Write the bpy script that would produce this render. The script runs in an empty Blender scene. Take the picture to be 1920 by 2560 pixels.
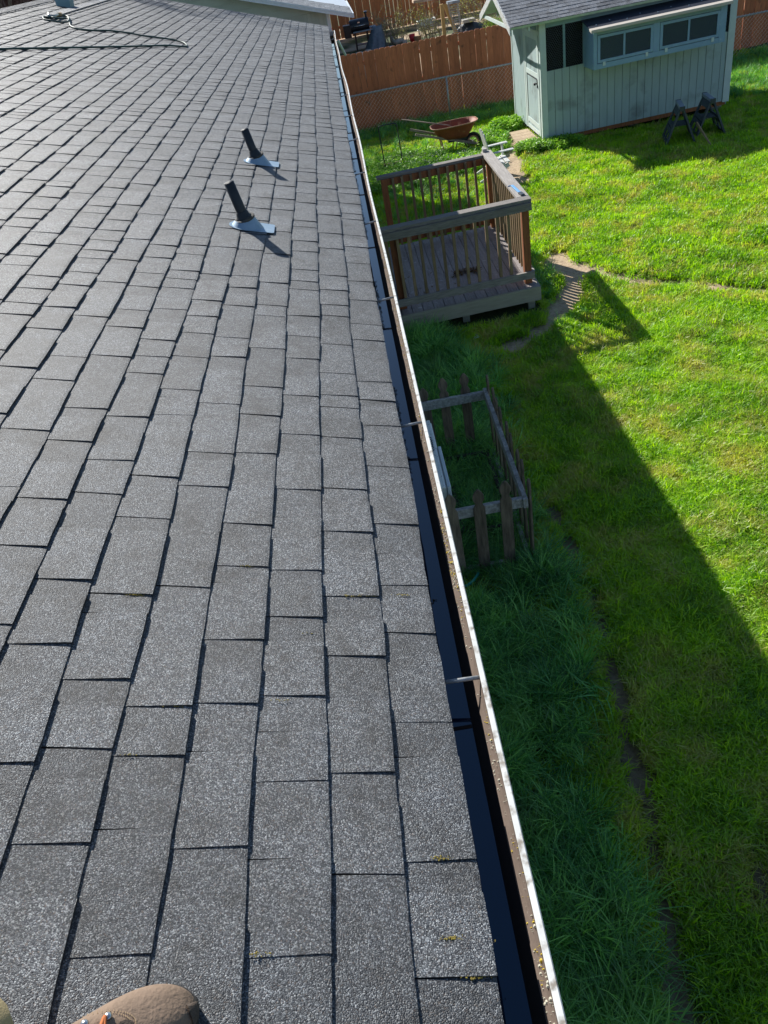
import bpy, math, random
import numpy as np
from mathutils import Vector, Matrix
random.seed(7)
rng = np.random.default_rng(7)
R = math.radians
sc = bpy.context.scene
COL = sc.collection

# ------------------------------------------------------------------ camera
F, YAW, PIT, ROL = 1929.6, -0.04864, 0.642364, -0.205328
CAM = Vector((0.0, 0.0, 4.234))
fw = Vector((math.sin(YAW)*math.cos(PIT), math.cos(YAW)*math.cos(PIT), -math.sin(PIT)))
rt = fw.cross(Vector((0, 0, 1))).normalized(); up_ = rt.cross(fw)
cr, sr = math.cos(ROL), math.sin(ROL)
r2 = cr*rt + sr*up_; u2 = -sr*rt + cr*up_
cam = bpy.data.objects.new('camera', bpy.data.cameras.new('camera')); COL.objects.link(cam)
m = Matrix((( r2.x, u2.x, -fw.x, CAM.x), (r2.y, u2.y, -fw.y, CAM.y), (r2.z, u2.z, -fw.z, CAM.z), (0, 0, 0, 1)))
cam.matrix_world = m
cam.data.sensor_fit = 'VERTICAL'; cam.data.sensor_height = 36.0; cam.data.lens = F/2560*36.0
cam.data.clip_start = 0.02; cam.data.clip_end = 600
sc.camera = cam

# ------------------------------------------------------------------ sky and sun
SUN = Vector((-0.74, 1.27, 1.0)).normalized()
w = bpy.data.worlds.new('World'); sc.world = w; w.use_nodes = True
nt = w.node_tree; bg = nt.nodes['Background']
sky = nt.nodes.new('ShaderNodeTexSky'); sky.sky_type = 'NISHITA'; sky.sun_disc = False
sky.sun_elevation = math.asin(SUN.z); sky.sun_rotation = math.atan2(SUN.x, SUN.y)
sky.air_density = 1.0; sky.dust_density = 0.2; sky.ozone_density = 3.0
nt.links.new(sky.outputs[0], bg.inputs[0]); bg.inputs[1].default_value = 0.075
sl = bpy.data.lights.new('sun', 'SUN'); sl.energy = 5.0; sl.angle = R(0.53); sl.color = (1.0, 0.965, 0.90)
so = bpy.data.objects.new('sun', sl); COL.objects.link(so)
so.rotation_euler = (-SUN).to_track_quat('-Z', 'Y').to_euler(); so.location = (-10, 20, 20)
vs = sc.view_settings; vs.view_transform = 'Standard'; vs.look = 'None'; vs.exposure = 0.62; vs.gamma = 1; vs.use_curve_mapping = False
try:
    sc.cycles.max_bounces = 7; sc.cycles.transparent_max_bounces = 8
except Exception: pass

# ------------------------------------------------------------------ node helpers
def newmat(name):
    mt = bpy.data.materials.new(name); mt.use_nodes = True
    n = mt.node_tree; return mt, n, n.nodes['Principled BSDF'], n.nodes['Material Output']
def nd(n, t, **k):
    x = n.nodes.new(t)
    for a, b in k.items(): setattr(x, a, b)
    return x
def ramp(n, stops, src):
    r = n.nodes.new('ShaderNodeValToRGB'); e = r.color_ramp.elements
    while len(e) < len(stops): e.new(0.5)
    for i, (p, c) in enumerate(stops):
        e[i].position = p; e[i].color = (c[0], c[1], c[2], 1) if len(c) == 3 else c
    n.links.new(src, r.inputs[0]); return r
def mixc(n, a, b, f, mode='MIX'):
    x = n.nodes.new('ShaderNodeMix'); x.data_type = 'RGBA'; x.blend_type = mode
    for i, v in ((0, f), (6, a), (7, b)):
        if hasattr(v, 'links') or hasattr(v, 'is_linked'): n.links.new(v, x.inputs[i])
        elif i == 0: x.inputs[0].default_value = v
        else: x.inputs[i].default_value = (v[0], v[1], v[2], 1)
    return x.outputs[2]
def M(name, c1, c2=None, scale=6, rough=0.7, bump=0.0, bscale=None, st=(1, 1, 1), metal=0.0, rv=0.0, detail=5, dirt=None, spec=0.4, bdist=0.004):
    """two colours mixed by stretched noise, fine relief, per-object brightness spread, optional dirt (colour, scale, threshold)"""
    mt, n, b, out = newmat(name); c2 = c2 or c1
    tc = nd(n, 'ShaderNodeTexCoord'); mp = nd(n, 'ShaderNodeMapping'); mp.inputs[3].default_value = st
    oi = nd(n, 'ShaderNodeObjectInfo')
    va = nd(n, 'ShaderNodeVectorMath', operation='ADD'); sca = nd(n, 'ShaderNodeVectorMath', operation='SCALE')
    cb = nd(n, 'ShaderNodeCombineXYZ')
    for i in range(3): n.links.new(oi.outputs['Random'], cb.inputs[i])
    n.links.new(cb.outputs[0], sca.inputs[0]); sca.inputs[3].default_value = 23.0 if rv else 0.0
    n.links.new(tc.outputs['Object'], va.inputs[0]); n.links.new(sca.outputs[0], va.inputs[1]); n.links.new(va.outputs[0], mp.inputs[0])
    nz = nd(n, 'ShaderNodeTexNoise'); nz.inputs['Scale'].default_value = scale; nz.inputs['Detail'].default_value = detail; nz.inputs['Roughness'].default_value = 0.65
    n.links.new(mp.outputs[0], nz.inputs[0])
    r = ramp(n, [(0.3, c1), (0.7, c2)], nz.outputs[0]); c = r.outputs[0]
    if dirt:
        dn = nd(n, 'ShaderNodeTexNoise'); dn.inputs['Scale'].default_value = dirt[1]; dn.inputs['Detail'].default_value = 6
        n.links.new(va.outputs[0], dn.inputs[0])
        dr = ramp(n, [(dirt[2], (0, 0, 0)), (dirt[2]+0.14, (1, 1, 1))], dn.outputs[0])
        c = mixc(n, c, dirt[0], dr.outputs[0])
    if rv:
        mr = nd(n, 'ShaderNodeMapRange'); mr.inputs[3].default_value = 1-rv; mr.inputs[4].default_value = 1+rv
        n.links.new(oi.outputs['Random'], mr.inputs[0])
        hs = nd(n, 'ShaderNodeHueSaturation'); n.links.new(mr.outputs[0], hs.inputs['Value']); n.links.new(c, hs.inputs['Color']); c = hs.outputs[0]
    n.links.new(c, b.inputs['Base Color']); b.inputs['Roughness'].default_value = rough; b.inputs['Metallic'].default_value = metal
    b.inputs['Specular IOR Level'].default_value = spec
    if bump:
        n2 = nd(n, 'ShaderNodeTexNoise'); n2.inputs['Scale'].default_value = bscale or scale*4; n2.inputs['Detail'].default_value = 4
        n.links.new(mp.outputs[0], n2.inputs[0])
        bm_ = nd(n, 'ShaderNodeBump'); bm_.inputs['Strength'].default_value = bump; bm_.inputs['Distance'].default_value = bdist
        n.links.new(n2.outputs[0], bm_.inputs['Height']); n.links.new(bm_.outputs[0], b.inputs['Normal'])
    return mt

# ---- roof shingles: mineral granules
def shingle_material(name, gscale=480, lo=(0.004, 0.006, 0.012), mid=(0.043, 0.050, 0.060), hi=(0.37, 0.39, 0.40)):
    mt, n, b, out = newmat(name)
    ge = nd(n, 'ShaderNodeNewGeometry')
    vo = nd(n, 'ShaderNodeTexVoronoi'); vo.inputs['Scale'].default_value = gscale; n.links.new(ge.outputs['Position'], vo.inputs[0])
    sp = nd(n, 'ShaderNodeSeparateColor'); n.links.new(vo.outputs['Color'], sp.inputs[0])
    r = ramp(n, [(0.0, lo), (0.42, mid), (0.80, (0.138, 0.150, 0.160)), (1.0, hi)], sp.outputs[0])
    # warm / cool granules
    hu = mixc(n, r.outputs[0], (0.19, 0.14, 0.10), 0.0)
    wr = ramp(n, [(0.93, (0, 0, 0)), (0.96, (0.4, 0.4, 0.4))], sp.outputs[1])
    c = mixc(n, r.outputs[0], (0.20, 0.135, 0.09), wr.outputs[0])
    # broad mottling and stains
    n1 = nd(n, 'ShaderNodeTexNoise'); n1.inputs['Scale'].default_value = 7.5; n1.inputs['Detail'].default_value = 7; n1.inputs['Roughness'].default_value = 0.7
    n.links.new(ge.outputs['Position'], n1.inputs[0])
    r1 = ramp(n, [(0.32, (0.52, 0.50, 0.48)), (0.47, (0.92, 0.915, 0.91)), (0.70, (1.14, 1.16, 1.19))], n1.outputs[0])
    c = mixc(n, c, r1.outputs[0], 1.0, 'MULTIPLY')
    n2 = nd(n, 'ShaderNodeTexNoise'); n2.inputs['Scale'].default_value = 38; n2.inputs['Detail'].default_value = 4
    n.links.new(ge.outputs['Position'], n2.inputs[0])
    r2_ = ramp(n, [(0.3, (0.80, 0.79, 0.78)), (0.62, (1.08, 1.08, 1.09))], n2.outputs[0])
    c = mixc(n, c, r2_.outputs[0], 1.0, 'MULTIPLY')
    at = nd(n, 'ShaderNodeAttribute', attribute_name='tint')
    c = mixc(n, c, at.outputs['Color'], 1.0, 'MULTIPLY')
    n.links.new(c, b.inputs['Base Color']); b.inputs['Roughness'].default_value = 0.62; b.inputs['Specular IOR Level'].default_value = 0.6
    bp = nd(n, 'ShaderNodeBump'); bp.inputs['Strength'].default_value = 0.85; bp.inputs['Distance'].default_value = 0.0016
    n.links.new(vo.outputs['Distance'], bp.inputs['Height']); bp.invert = True
    n.links.new(bp.outputs[0], b.inputs['Normal'])
    return mt
MS = shingle_material('roof_granules')
MS2 = shingle_material('shed_roof_granules', 160, (0.04, 0.045, 0.052), (0.16, 0.175, 0.19), (0.46, 0.48, 0.50))

MAT = dict(
 white=M('weathered_white_paint', (0.70, 0.71, 0.69), (0.55, 0.56, 0.54), 9, 0.5, 0.2, dirt=((0.27, 0.24, 0.20), 34, 0.54)),
 gutter_in=M('brown_gutter_paint', (0.225, 0.175, 0.145), (0.17, 0.13, 0.105), 14, 0.55, 0.2, 120, dirt=((0.55, 0.50, 0.42), 55, 0.70)),
 gutter_bed_shade=M('gutter_bed_shade', (0.012, 0.012, 0.014), (0.02, 0.018, 0.016), 30, 0.8),
 lichen=M('yellow_lichen', (0.62, 0.44, 0.03), (0.45, 0.36, 0.08), 90, 0.9),
 lichen_w=M('pale_lichen', (0.62, 0.60, 0.50), (0.42, 0.40, 0.30), 90, 0.9),
 moss=M('dark_moss', (0.020, 0.022, 0.014), (0.05, 0.045, 0.02), 60, 0.95),
 wirelit=M('sunlit_wire', (0.85, 0.80, 0.78), None, 5, 0.4, spec=0.9),  # galvanised wire with sunlight painted into its colour
 ferrule=M('dull_ferrule', (0.50, 0.53, 0.54), (0.26, 0.27, 0.27), 60, 0.5, metal=0.3),
 galv=M('galvanised_metal', (0.42, 0.45, 0.46), (0.30, 0.32, 0.33), 25, 0.45, 0.1, metal=0.6),
 flash=M('sheet_metal_flashing', (0.32, 0.43, 0.53), (0.24, 0.34, 0.44), 18, 0.5, 0.1, metal=0.25, dirt=((0.25, 0.24, 0.22), 60, 0.68)),
 rubber=M('rubber_boot', (0.035, 0.034, 0.030), (0.11, 0.10, 0.085), 30, 0.8, 0.3),
 abs=M('black_pipe_plastic', (0.018, 0.022, 0.026), (0.030, 0.034, 0.038), 20, 0.5, rv=0.1),
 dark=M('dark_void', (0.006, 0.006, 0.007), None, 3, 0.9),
 fence=M('cedar_fence_stain', (0.56, 0.185, 0.080), (0.38, 0.120, 0.052), 5, 0.75, 0.35, 30, (6, 6, 0.9), rv=0.16, dirt=((0.12, 0.055, 0.03), 5, 0.62)),
 fence2=M('back_fence_stain', (0.62, 0.22, 0.075), (0.46, 0.155, 0.055), 5, 0.75, 0.3, 30, (6, 6, 0.9), rv=0.14),
 shed=M('sage_paint', (0.395, 0.49, 0.49), (0.34, 0.43, 0.43), 3, 0.6, 0.1, 40, (3, 3, 0.7), dirt=((0.25, 0.30, 0.295), 2.4, 0.56)),
 shedtrim=M('pale_sage_trim', (0.60, 0.68, 0.65), (0.52, 0.60, 0.575), 6, 0.55, 0.1, 40, dirt=((0.30, 0.31, 0.25), 9, 0.68)),
 box=M('blue_grey_paint', (0.25, 0.39, 0.52), (0.21, 0.34, 0.46), 5, 0.5, 0.1, 40, dirt=((0.50, 0.58, 0.60), 9, 0.66)),
 teal=M('teal_paint', (0.24, 0.36, 0.39), (0.19, 0.30, 0.33), 5, 0.55, 0.1),
 limeedge=M('mossy_drip_edge', (0.52, 0.60, 0.40), (0.36, 0.46, 0.24), 7, 0.6, 0.1),
 metalroof=M('dark_metal_sheet', (0.022, 0.026, 0.040), (0.035, 0.040, 0.055), 4, 0.55, 0.1, spec=0.2),
 bleached=M('bleached_board', (0.62, 0.57, 0.50), (0.42, 0.37, 0.31), 16, 0.85, 0.6, 60, (0.3, 4, 4)),
 wirem=M('chicken_wire', (0.10, 0.12, 0.15), (0.06, 0.07, 0.09), 12, 0.5, metal=0.3),
 deckgrey=M('weathered_grey_lumber', (0.30, 0.275, 0.25), (0.155, 0.14, 0.128), 7, 0.85, 0.6, 40, (0.8, 9, 9), rv=0.12),
 deckgreyY=M('weathered_grey_lumber_long', (0.40, 0.375, 0.345), (0.24, 0.22, 0.20), 7, 0.85, 0.6, 40, (9, 0.8, 9), rv=0.1),
 redwood=M('redwood_post', (0.36, 0.125, 0.045), (0.17, 0.062, 0.026), 6, 0.75, 0.4, 40, (7, 7, 0.8), rv=0.12),
 baluster=M('worn_redwood_baluster', (0.30, 0.215, 0.125), (0.175, 0.115, 0.062), 8, 0.8, 0.4, 40, (7, 7, 0.9), rv=0.22),
 floor=M('deck_floorboard', (0.33, 0.285, 0.27), (0.20, 0.17, 0.165), 7, 0.62, 0.4, 60, (9, 0.7, 9), rv=0.12, dirt=((0.42, 0.38, 0.37), 16, 0.60)),
 rim=M('deck_rim_paint', (0.36, 0.34, 0.27), (0.27, 0.25, 0.20), 6, 0.75, 0.3, 40, (0.6, 6, 6)),
 picket=M('old_picket_wood', (0.27, 0.21, 0.155), (0.085, 0.064, 0.048), 7, 0.9, 0.7, 50, (6, 6, 0.8), rv=0.2),
 oldrail=M('silvered_rail_wood', (0.56, 0.54, 0.53), (0.20, 0.185, 0.175), 9, 0.9, 0.7, 60, (5, 5, 5), rv=0.1),
 ac=M('ivory_enamel', (0.80, 0.82, 0.80), (0.68, 0.70, 0.68), 20, 0.5, 0.2, dirt=((0.16, 0.17, 0.16), 45, 0.60)),
 rust=M('rusty_red_steel', (0.30, 0.075, 0.035), (0.20, 0.055, 0.03), 7, 0.65, 0.2, dirt=((0.40, 0.20, 0.11), 12, 0.62)),
 rustin=M('rusted_tray_rim', (0.50, 0.29, 0.18), (0.32, 0.17, 0.10), 12, 0.8, 0.3),
 greywood=M('grey_handle_wood', (0.34, 0.27, 0.21), (0.20, 0.155, 0.12), 12, 0.85, 0.3),
 tyre=M('black_rubber_tyre', (0.018, 0.018, 0.018), None, 8, 0.85),
 plank=M('sunbleached_plank', (0.52, 0.40, 0.27), (0.38, 0.28, 0.18), 6, 0.85, 0.4, 40, (5, 0.7, 5), rv=0.1),
 blackpl=M('scuffed_black_plastic', (0.030, 0.042, 0.055), (0.050, 0.066, 0.082), 9, 0.5, 0.2, dirt=((0.55, 0.58, 0.60), 26, 0.735)),
 greytop=M('grey_sawhorse_top', (0.30, 0.34, 0.37), (0.22, 0.26, 0.29), 12, 0.6, 0.2),
 khakiwood=M('raw_stake_wood', (0.38, 0.27, 0.15), (0.26, 0.18, 0.09), 12, 0.8),
 blackm=M('black_enamel', (0.010, 0.012, 0.016), (0.018, 0.020, 0.025), 8, 0.35, spec=0.5),
 chrome=M('bright_steel', (0.6, 0.6, 0.6), None, 8, 0.25, metal=0.9),
 tarp=M('blue_grey_tarp', (0.10, 0.15, 0.20), (0.20, 0.26, 0.31), 9, 0.6, 0.5, 14),
 hose=M('green_hose', (0.040, 0.090, 0.080), (0.025, 0.058, 0.052), 30, 0.55),
 tealhose=M('teal_hose', (0.015, 0.34, 0.28), (0.012, 0.26, 0.22), 14, 0.4),
 brass=M('pale_brass', (0.55, 0.52, 0.44), None, 8, 0.35, metal=0.5),
 leather=M('tan_nubuck', (0.275, 0.195, 0.140), (0.19, 0.135, 0.095), 14, 0.85, 0.5, 160, dirt=((0.085, 0.062, 0.045), 22, 0.66)),
 leatherdark=M('muddy_toe', (0.060, 0.048, 0.038), (0.12, 0.09, 0.07), 40, 0.95, 0.6, 200),
 sole=M('black_sole', (0.018, 0.018, 0.018), (0.035, 0.033, 0.03), 40, 0.8, 0.3),
 lace=M('orange_lace', (0.55, 0.17, 0.05), (0.40, 0.12, 0.04), 60, 0.8),
 thread=M('tan_stitching', (0.55, 0.40, 0.24), None, 20, 0.9),
 trouser=M('khaki_cloth', (0.50, 0.40, 0.22), (0.42, 0.33, 0.18), 30, 0.95, 0.5, 400),
 skin=M('skin', (0.52, 0.31, 0.22), None, 10, 0.6), shirt=M('grey_shirt', (0.20, 0.22, 0.25), None, 10, 0.9), hair=M('brown_hair', (0.06, 0.04, 0.025), None, 30, 0.8),
 post=M('raw_fir_post', (0.58, 0.38, 0.14), (0.46, 0.29, 0.10), 8, 0.8, 0.2, 30, (5, 5, 0.8)),
 tan=M('tan_canopy', (0.62, 0.44, 0.31), (0.55, 0.38, 0.27), 6, 0.85),
 concrete=M('pale_stone', (0.55, 0.52, 0.46), (0.40, 0.38, 0.33), 12, 0.9, 0.3, rv=0.15),
 red=M('red_plastic', (0.60, 0.03, 0.04), None, 6, 0.4), basket=M('wicker', (0.36, 0.22, 0.11), (0.22, 0.13, 0.06), 40, 0.9),
 siding=M('pale_green_siding', (0.42, 0.475, 0.42), (0.36, 0.41, 0.365), 3, 0.7, 0.1, rv=0.05),
 whitetrim=M('blue_white_trim', (0.62, 0.68, 0.74), (0.54, 0.60, 0.66), 8, 0.5),
 bark=M('tan_grey_bark', (0.34, 0.27, 0.22), (0.12, 0.09, 0.075), 5, 0.95, 0.6, 20, (4, 4, 0.7), rv=0.3),
 twig=M('red_brown_twigs', (0.20, 0.10, 0.075), (0.10, 0.055, 0.045), 8, 0.9, rv=0.3),
 vine=M('pale_vine_stem', (0.34, 0.29, 0.21), (0.20, 0.17, 0.12), 12, 0.9),
 blue=M('blue_grip', (0.10, 0.32, 0.62), (0.20, 0.42, 0.70), 25, 0.5),
 brownleaf=M('dry_brown_leaves', (0.16, 0.085, 0.03), (0.085, 0.045, 0.018), 18, 0.9),
 wallown=M('house_wall_paint', (0.42, 0.46, 0.42), None, 3, 0.7),
 inner=M('dim_inner_wood', (0.16, 0.16, 0.14), (0.10, 0.10, 0.09), 9, 0.9),
 soilbox=M('dark_planter_wood', (0.050, 0.042, 0.036), (0.028, 0.024, 0.02), 9, 0.9, 0.4),
)
# still gutter water
mt, n, b, out = newmat('gutter_water'); MAT['water'] = mt
b.inputs['Base Color'].default_value = (0.002, 0.008, 0.030, 1); b.inputs['Roughness'].default_value = 0.03; b.inputs['IOR'].default_value = 1.45
b.inputs['Specular IOR Level'].default_value = 0.9; b.inputs['Specular Tint'].default_value = (0.55, 0.80, 1.0, 1)  # blue specular tint paints extra sky blue into the reflection
tc = nd(n, 'ShaderNodeTexCoord'); nz = nd(n, 'ShaderNodeTexNoise'); nz.inputs['Scale'].default_value = 3; n.links.new(tc.outputs['Object'], nz.inputs[0])
bp = nd(n, 'ShaderNodeBump'); bp.inputs['Strength'].default_value = 0.05; bp.inputs['Distance'].default_value = 0.01; n.links.new(nz.outputs[0], bp.inputs['Height']); n.links.new(bp.outputs[0], b.inputs['Normal'])

# foliage: leaf material with light passing through
def leafmat(name, c1, c2, dry=(0.30, 0.26, 0.08), trans=0.35, patch=0.9, dryamt=0.5, rough=0.45):
    mt, n, b, out = newmat(name); n.nodes.remove(b)
    ge = nd(n, 'ShaderNodeNewGeometry'); oi = nd(n, 'ShaderNodeObjectInfo')
    n1 = nd(n, 'ShaderNodeTexNoise'); n1.inputs['Scale'].default_value = patch; n1.inputs['Detail'].default_value = 5; n1.inputs['Roughness'].default_value = 0.7
    n.links.new(ge.outputs['Position'], n1.inputs[0])
    ad = nd(n, 'ShaderNodeMath', operation='MULTIPLY_ADD'); n.links.new(oi.outputs['Random'], ad.inputs[0]); ad.inputs[1].default_value = 0.55; n.links.new(n1.outputs[0], ad.inputs[2])
    r = ramp(n, [(0.42, tuple(q*.42 for q in c1)), (0.66, c1), (1.0, c2)], ad.outputs[0])
    n3 = nd(n, 'ShaderNodeTexNoise'); n3.inputs['Scale'].default_value = 2.3; n3.inputs['Detail'].default_value = 6; n.links.new(ge.outputs['Position'], n3.inputs[0])
    ad2 = nd(n, 'ShaderNodeMath', operation='MULTIPLY_ADD'); n.links.new(oi.outputs['Random'], ad2.inputs[0]); ad2.inputs[1].default_value = -0.25; n.links.new(n3.outputs[0], ad2.inputs[2])
    r3 = ramp(n, [(0.36, (0, 0, 0)), (0.56, (dryamt, dryamt, dryamt))], ad2.outputs[0])
    c = mixc(n, r.outputs[0], dry, r3.outputs[0])
    df = nd(n, 'ShaderNodeBsdfDiffuse'); tr = nd(n, 'ShaderNodeBsdfTranslucent'); gl = nd(n, 'ShaderNodeBsdfGlossy'); gl.inputs['Roughness'].default_value = rough
    n.links.new(c, df.inputs[0])
    tw = mixc(n, c, (1.25, 1.35, 0.45), 1.0, 'MULTIPLY'); n.links.new(tw, tr.inputs[0])
    gl.inputs[0].default_value = (0.7, 0.75, 0.7, 1)
    m1 = nd(n, 'ShaderNodeMixShader'); m1.inputs[0].default_value = trans; n.links.new(df.outputs[0], m1.inputs[1]); n.links.new(tr.outputs[0], m1.inputs[2])
    m2 = nd(n, 'ShaderNodeMixShader'); m2.inputs[0].default_value = 0.05; n.links.new(m1.outputs[0], m2.inputs[1]); n.links.new(gl.outputs[0], m2.inputs[2])
    n.links.new(m2.outputs[0], out.inputs[0]); return mt
ML = leafmat('lawn_blades', (0.200, 0.430, 0.014), (0.470, 0.680, 0.014), dry=(0.66, 0.54, 0.20), dryamt=0.75, trans=0.5)
MLL = leafmat('tall_grass_blades', (0.075, 0.300, 0.080), (0.300, 0.620, 0.140), dryamt=0.18)  # blue-green tone paints in some of the shade beside the house
MW = leafmat('weed_leaves', (0.190, 0.430, 0.022), (0.400, 0.640, 0.050), dryamt=0.1, trans=0.35)
MV = leafmat('young_vine_leaves', (0.26, 0.30, 0.05), (0.42, 0.42, 0.12), dryamt=0.1)

# ------------------------------------------------------------------ mesh helpers
def V(*a): return Vector(a)
class MB:
    def __init__(s): s.v = []; s.f = []; s.t = None
    def add(s, vs, fs):
        o = len(s.v); s.v += [tuple(p) for p in vs]; s.f += [tuple(i+o for i in f) for f in fs]; return s
    def hexa(s, p):   # 8 points: bottom 4 (ccw), top 4
        return s.add(p, [(3, 2, 1, 0), (4, 5, 6, 7), (0, 1, 5, 4), (1, 2, 6, 5), (2, 3, 7, 6), (3, 0, 4, 7)])
    def box(s, x0, x1, y0, y1, z0, z1):
        return s.hexa([(x0, y0, z0), (x1, y0, z0), (x1, y1, z0), (x0, y1, z0), (x0, y0, z1), (x1, y0, z1), (x1, y1, z1), (x0, y1, z1)])
    def bar(s, a, b, w, h, upv=(0, 0, 1)):   # box from a to b, w sideways, h along up
        a = V(*a); b = V(*b); d = (b-a).normalized(); u = V(*upv)
        if abs(d.dot(u)) > 0.98: u = V(0, 1, 0)
        sd = d.cross(u).normalized(); uu = sd.cross(d).normalized(); S = sd*w/2; U = uu*h/2
        return s.hexa([a-S-U, a+S-U, b+S-U, b-S-U, a-S+U, a+S+U, b+S+U, b-S+U])
    def tube(s, pts, r, n=8, cap=True):
        pts = [V(*p) for p in pts]; rr = r if isinstance(r, (list, tuple)) else [r]*len(pts); rings = []
        prev = None
        for i, p in enumerate(pts):
            d = (pts[min(i+1, len(pts)-1)] - pts[max(i-1, 0)]).normalized()
            if prev is None: a = d.orthogonal().normalized()
            else: a = (prev - d*prev.dot(d)).normalized()
            prev = a; bb = d.cross(a)
            rings.append([p + (a*math.cos(2*math.pi*k/n) + bb*math.sin(2*math.pi*k/n))*rr[i] for k in range(n)])
        vs = [q for ring in rings for q in ring]; fs = []
        for i in range(len(rings)-1):
            for k in range(n):
                k2 = (k+1) % n; fs.append((i*n+k, i*n+k2, (i+1)*n+k2, (i+1)*n+k))
        if cap: fs.append(tuple(range(n-1, -1, -1))); fs.append(tuple(range((len(rings)-1)*n, len(rings)*n)))
        return s.add(vs, fs)
    def prism(s, poly, off):   # closed polygon (3d pts) extruded by off
        o = V(*off); P = [V(*p) for p in poly]; k = len(P)
        return s.add(P+[p+o for p in P], [tuple(range(k))[::-1], tuple(range(k, 2*k))] + [(i, (i+1) % k, k+(i+1) % k, k+i) for i in range(k)])
    def build(s, name, mat, parent=None, xf=None, smooth=False, attr=None, bevel=0.0):
        me = bpy.data.meshes.new(name)
        vs = [V(*p) for p in s.v]
        if xf: vs = [xf(p) for p in vs]
        if parent is not None:
            b0 = Vector(parent['_base']); vs = [p-b0 for p in vs]
        me.from_pydata([tuple(p) for p in vs], [], s.f); me.update()
        if smooth:
            for p in me.polygons: p.use_smooth = True
        if attr is not None:
            a = me.color_attributes.new('tint', 'FLOAT_COLOR', 'POINT')
            a.data.foreach_set('color', np.asarray(attr, dtype=np.float32).ravel())
        o = bpy.data.objects.new(name, me); COL.objects.link(o)
        if mat: me.materials.append(mat if not isinstance(mat, str) else MAT[mat])
        if bevel:
            md = o.modifiers.new('bevel', 'BEVEL'); md.width = bevel; md.segments = 2; md.limit_method = 'ANGLE'
        if parent is not None:
            o.parent = parent; o['_base'] = parent['_base']
        else: o['_base'] = (0, 0, 0)
        return o
def thing(name, label, cat, loc, group=None, parent=None):
    o = bpy.data.objects.new(name, None); COL.objects.link(o); o.location = loc; o['_base'] = tuple(loc); o.empty_display_size = 0.1
    if label: o['label'] = label; o['category'] = cat
    if group: o['group'] = group
    return o
def part_empty(name, parent):
    o = bpy.data.objects.new(name, None); COL.objects.link(o); o.parent = parent; o['_base'] = parent['_base']; return o
def tag(o, label=None, cat=None, group=None, kind=None):
    if label: o['label'] = label
    if cat: o['category'] = cat
    if group: o['group'] = group
    if kind: o['kind'] = kind
    return o
def copyobj(o, parent=None, loc=(0, 0, 0), rot=(0, 0, 0), scl=(1, 1, 1)):
    c = o.copy(); COL.objects.link(c); c.location = loc; c.rotation_euler = rot; c.scale = scl
    if parent is not None: c.parent = parent
    return c
def noise2(x, y, s=1.0, seed=0):
    """cheap smooth value noise on arrays"""
    x = np.asarray(x, float)*s+seed*17.3; y = np.asarray(y, float)*s+seed*9.1
    xi = np.floor(x).astype(int); yi = np.floor(y).astype(int); fx = x-xi; fy = y-yi
    fx = fx*fx*(3-2*fx); fy = fy*fy*(3-2*fy)
    def h(a, b):
        k = (a*374761393 + b*668265263 + seed*1442695) & 0x7fffffff
        k = ((k ^ (k >> 13))*1274126177) & 0x7fffffff
        return ((k ^ (k >> 16)) & 0xffff)/65535.0
    return (h(xi, yi)*(1-fx)+h(xi+1, yi)*fx)*(1-fy) + (h(xi, yi+1)*(1-fx)+h(xi+1, yi+1)*fx)*fy

# ------------------------------------------------------------------ ground
paths = [  # worn earth: polyline, half width
 ([(1.18, 5.3), (1.18, 4.6), (1.17, 3.8), (1.10, 3.1), (1.00, 2.4), (0.90, 1.8), (0.8, 1.2)], 0.062, .92),
 ([(1.45, 8.45), (1.75, 8.62), (2.10, 8.9), (2.35, 9.3), (2.62, 9.9), (2.80, 10.5), (2.72, 11.2)], 0.15),
 ([(2.80, 10.5), (3.15, 9.95), (3.55, 9.55), (4.0, 9.25), (4.6, 8.6), (5.6, 7.6)], 0.105),
 ([(2.80, 10.4), (2.72, 10.9)], 0.24),
 ([(2.95, 15.2), (3.05, 16.4), (3.28, 17.4), (3.45, 18.6), (3.5, 19.3)], 0.26),
 ([(1.42, 1.9), (1.55, 2.1)], 0.07, .55), ([(1.75, 2.9), (1.85, 3.0)], 0.05, .5), ([(1.5, 1.5), (1.6, 1.6)], 0.06, .5), ([(3.3, 5.9), (3.45, 5.95)], 0.06, .6), ([(2.9, 7.4), (3.0, 7.5)], 0.05, .5),
]
def seg_dist(X, Y, pl):
    d = np.full(np.shape(X), 1e9)
    for (ax, ay), (bx, by) in zip(pl[:-1], pl[1:]):
        vx, vy = bx-ax, by-ay; t = np.clip(((X-ax)*vx+(Y-ay)*vy)/(vx*vx+vy*vy), 0, 1)
        d = np.minimum(d, np.hypot(X-ax-t*vx, Y-ay-t*vy))
    return d
def dirt(X, Y):
    """1 on bare earth, 0 in full grass"""
    n = (noise2(X, Y, 5, 1)-0.5)*0.16 + (noise2(X, Y, 17, 2)-0.5)*0.08
    m_ = np.zeros(np.shape(X))
    for pl, hw, *st in paths:
        d = seg_dist(X, Y, pl)/hw; m_ = np.maximum(m_, (st[0] if st else 1)*np.clip(1.5-(d+np.clip(n/hw*0.9, -.6, .6)), 0, 1))
    return m_
def gz(X, Y):
    z = (noise2(X, Y, 0.9, 5)-0.5)*0.05 + (noise2(X, Y, 3.3, 6)-0.5)*0.022 + (noise2(X, Y, 14, 8)-0.5)*0.008
    z = z - 0.035*dirt(X, Y)
    z = np.where(Y > 22.5, np.clip((Y-22.5)/1.5, 0, 1)*0.9 + z*0.6, z)
    return z
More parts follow.
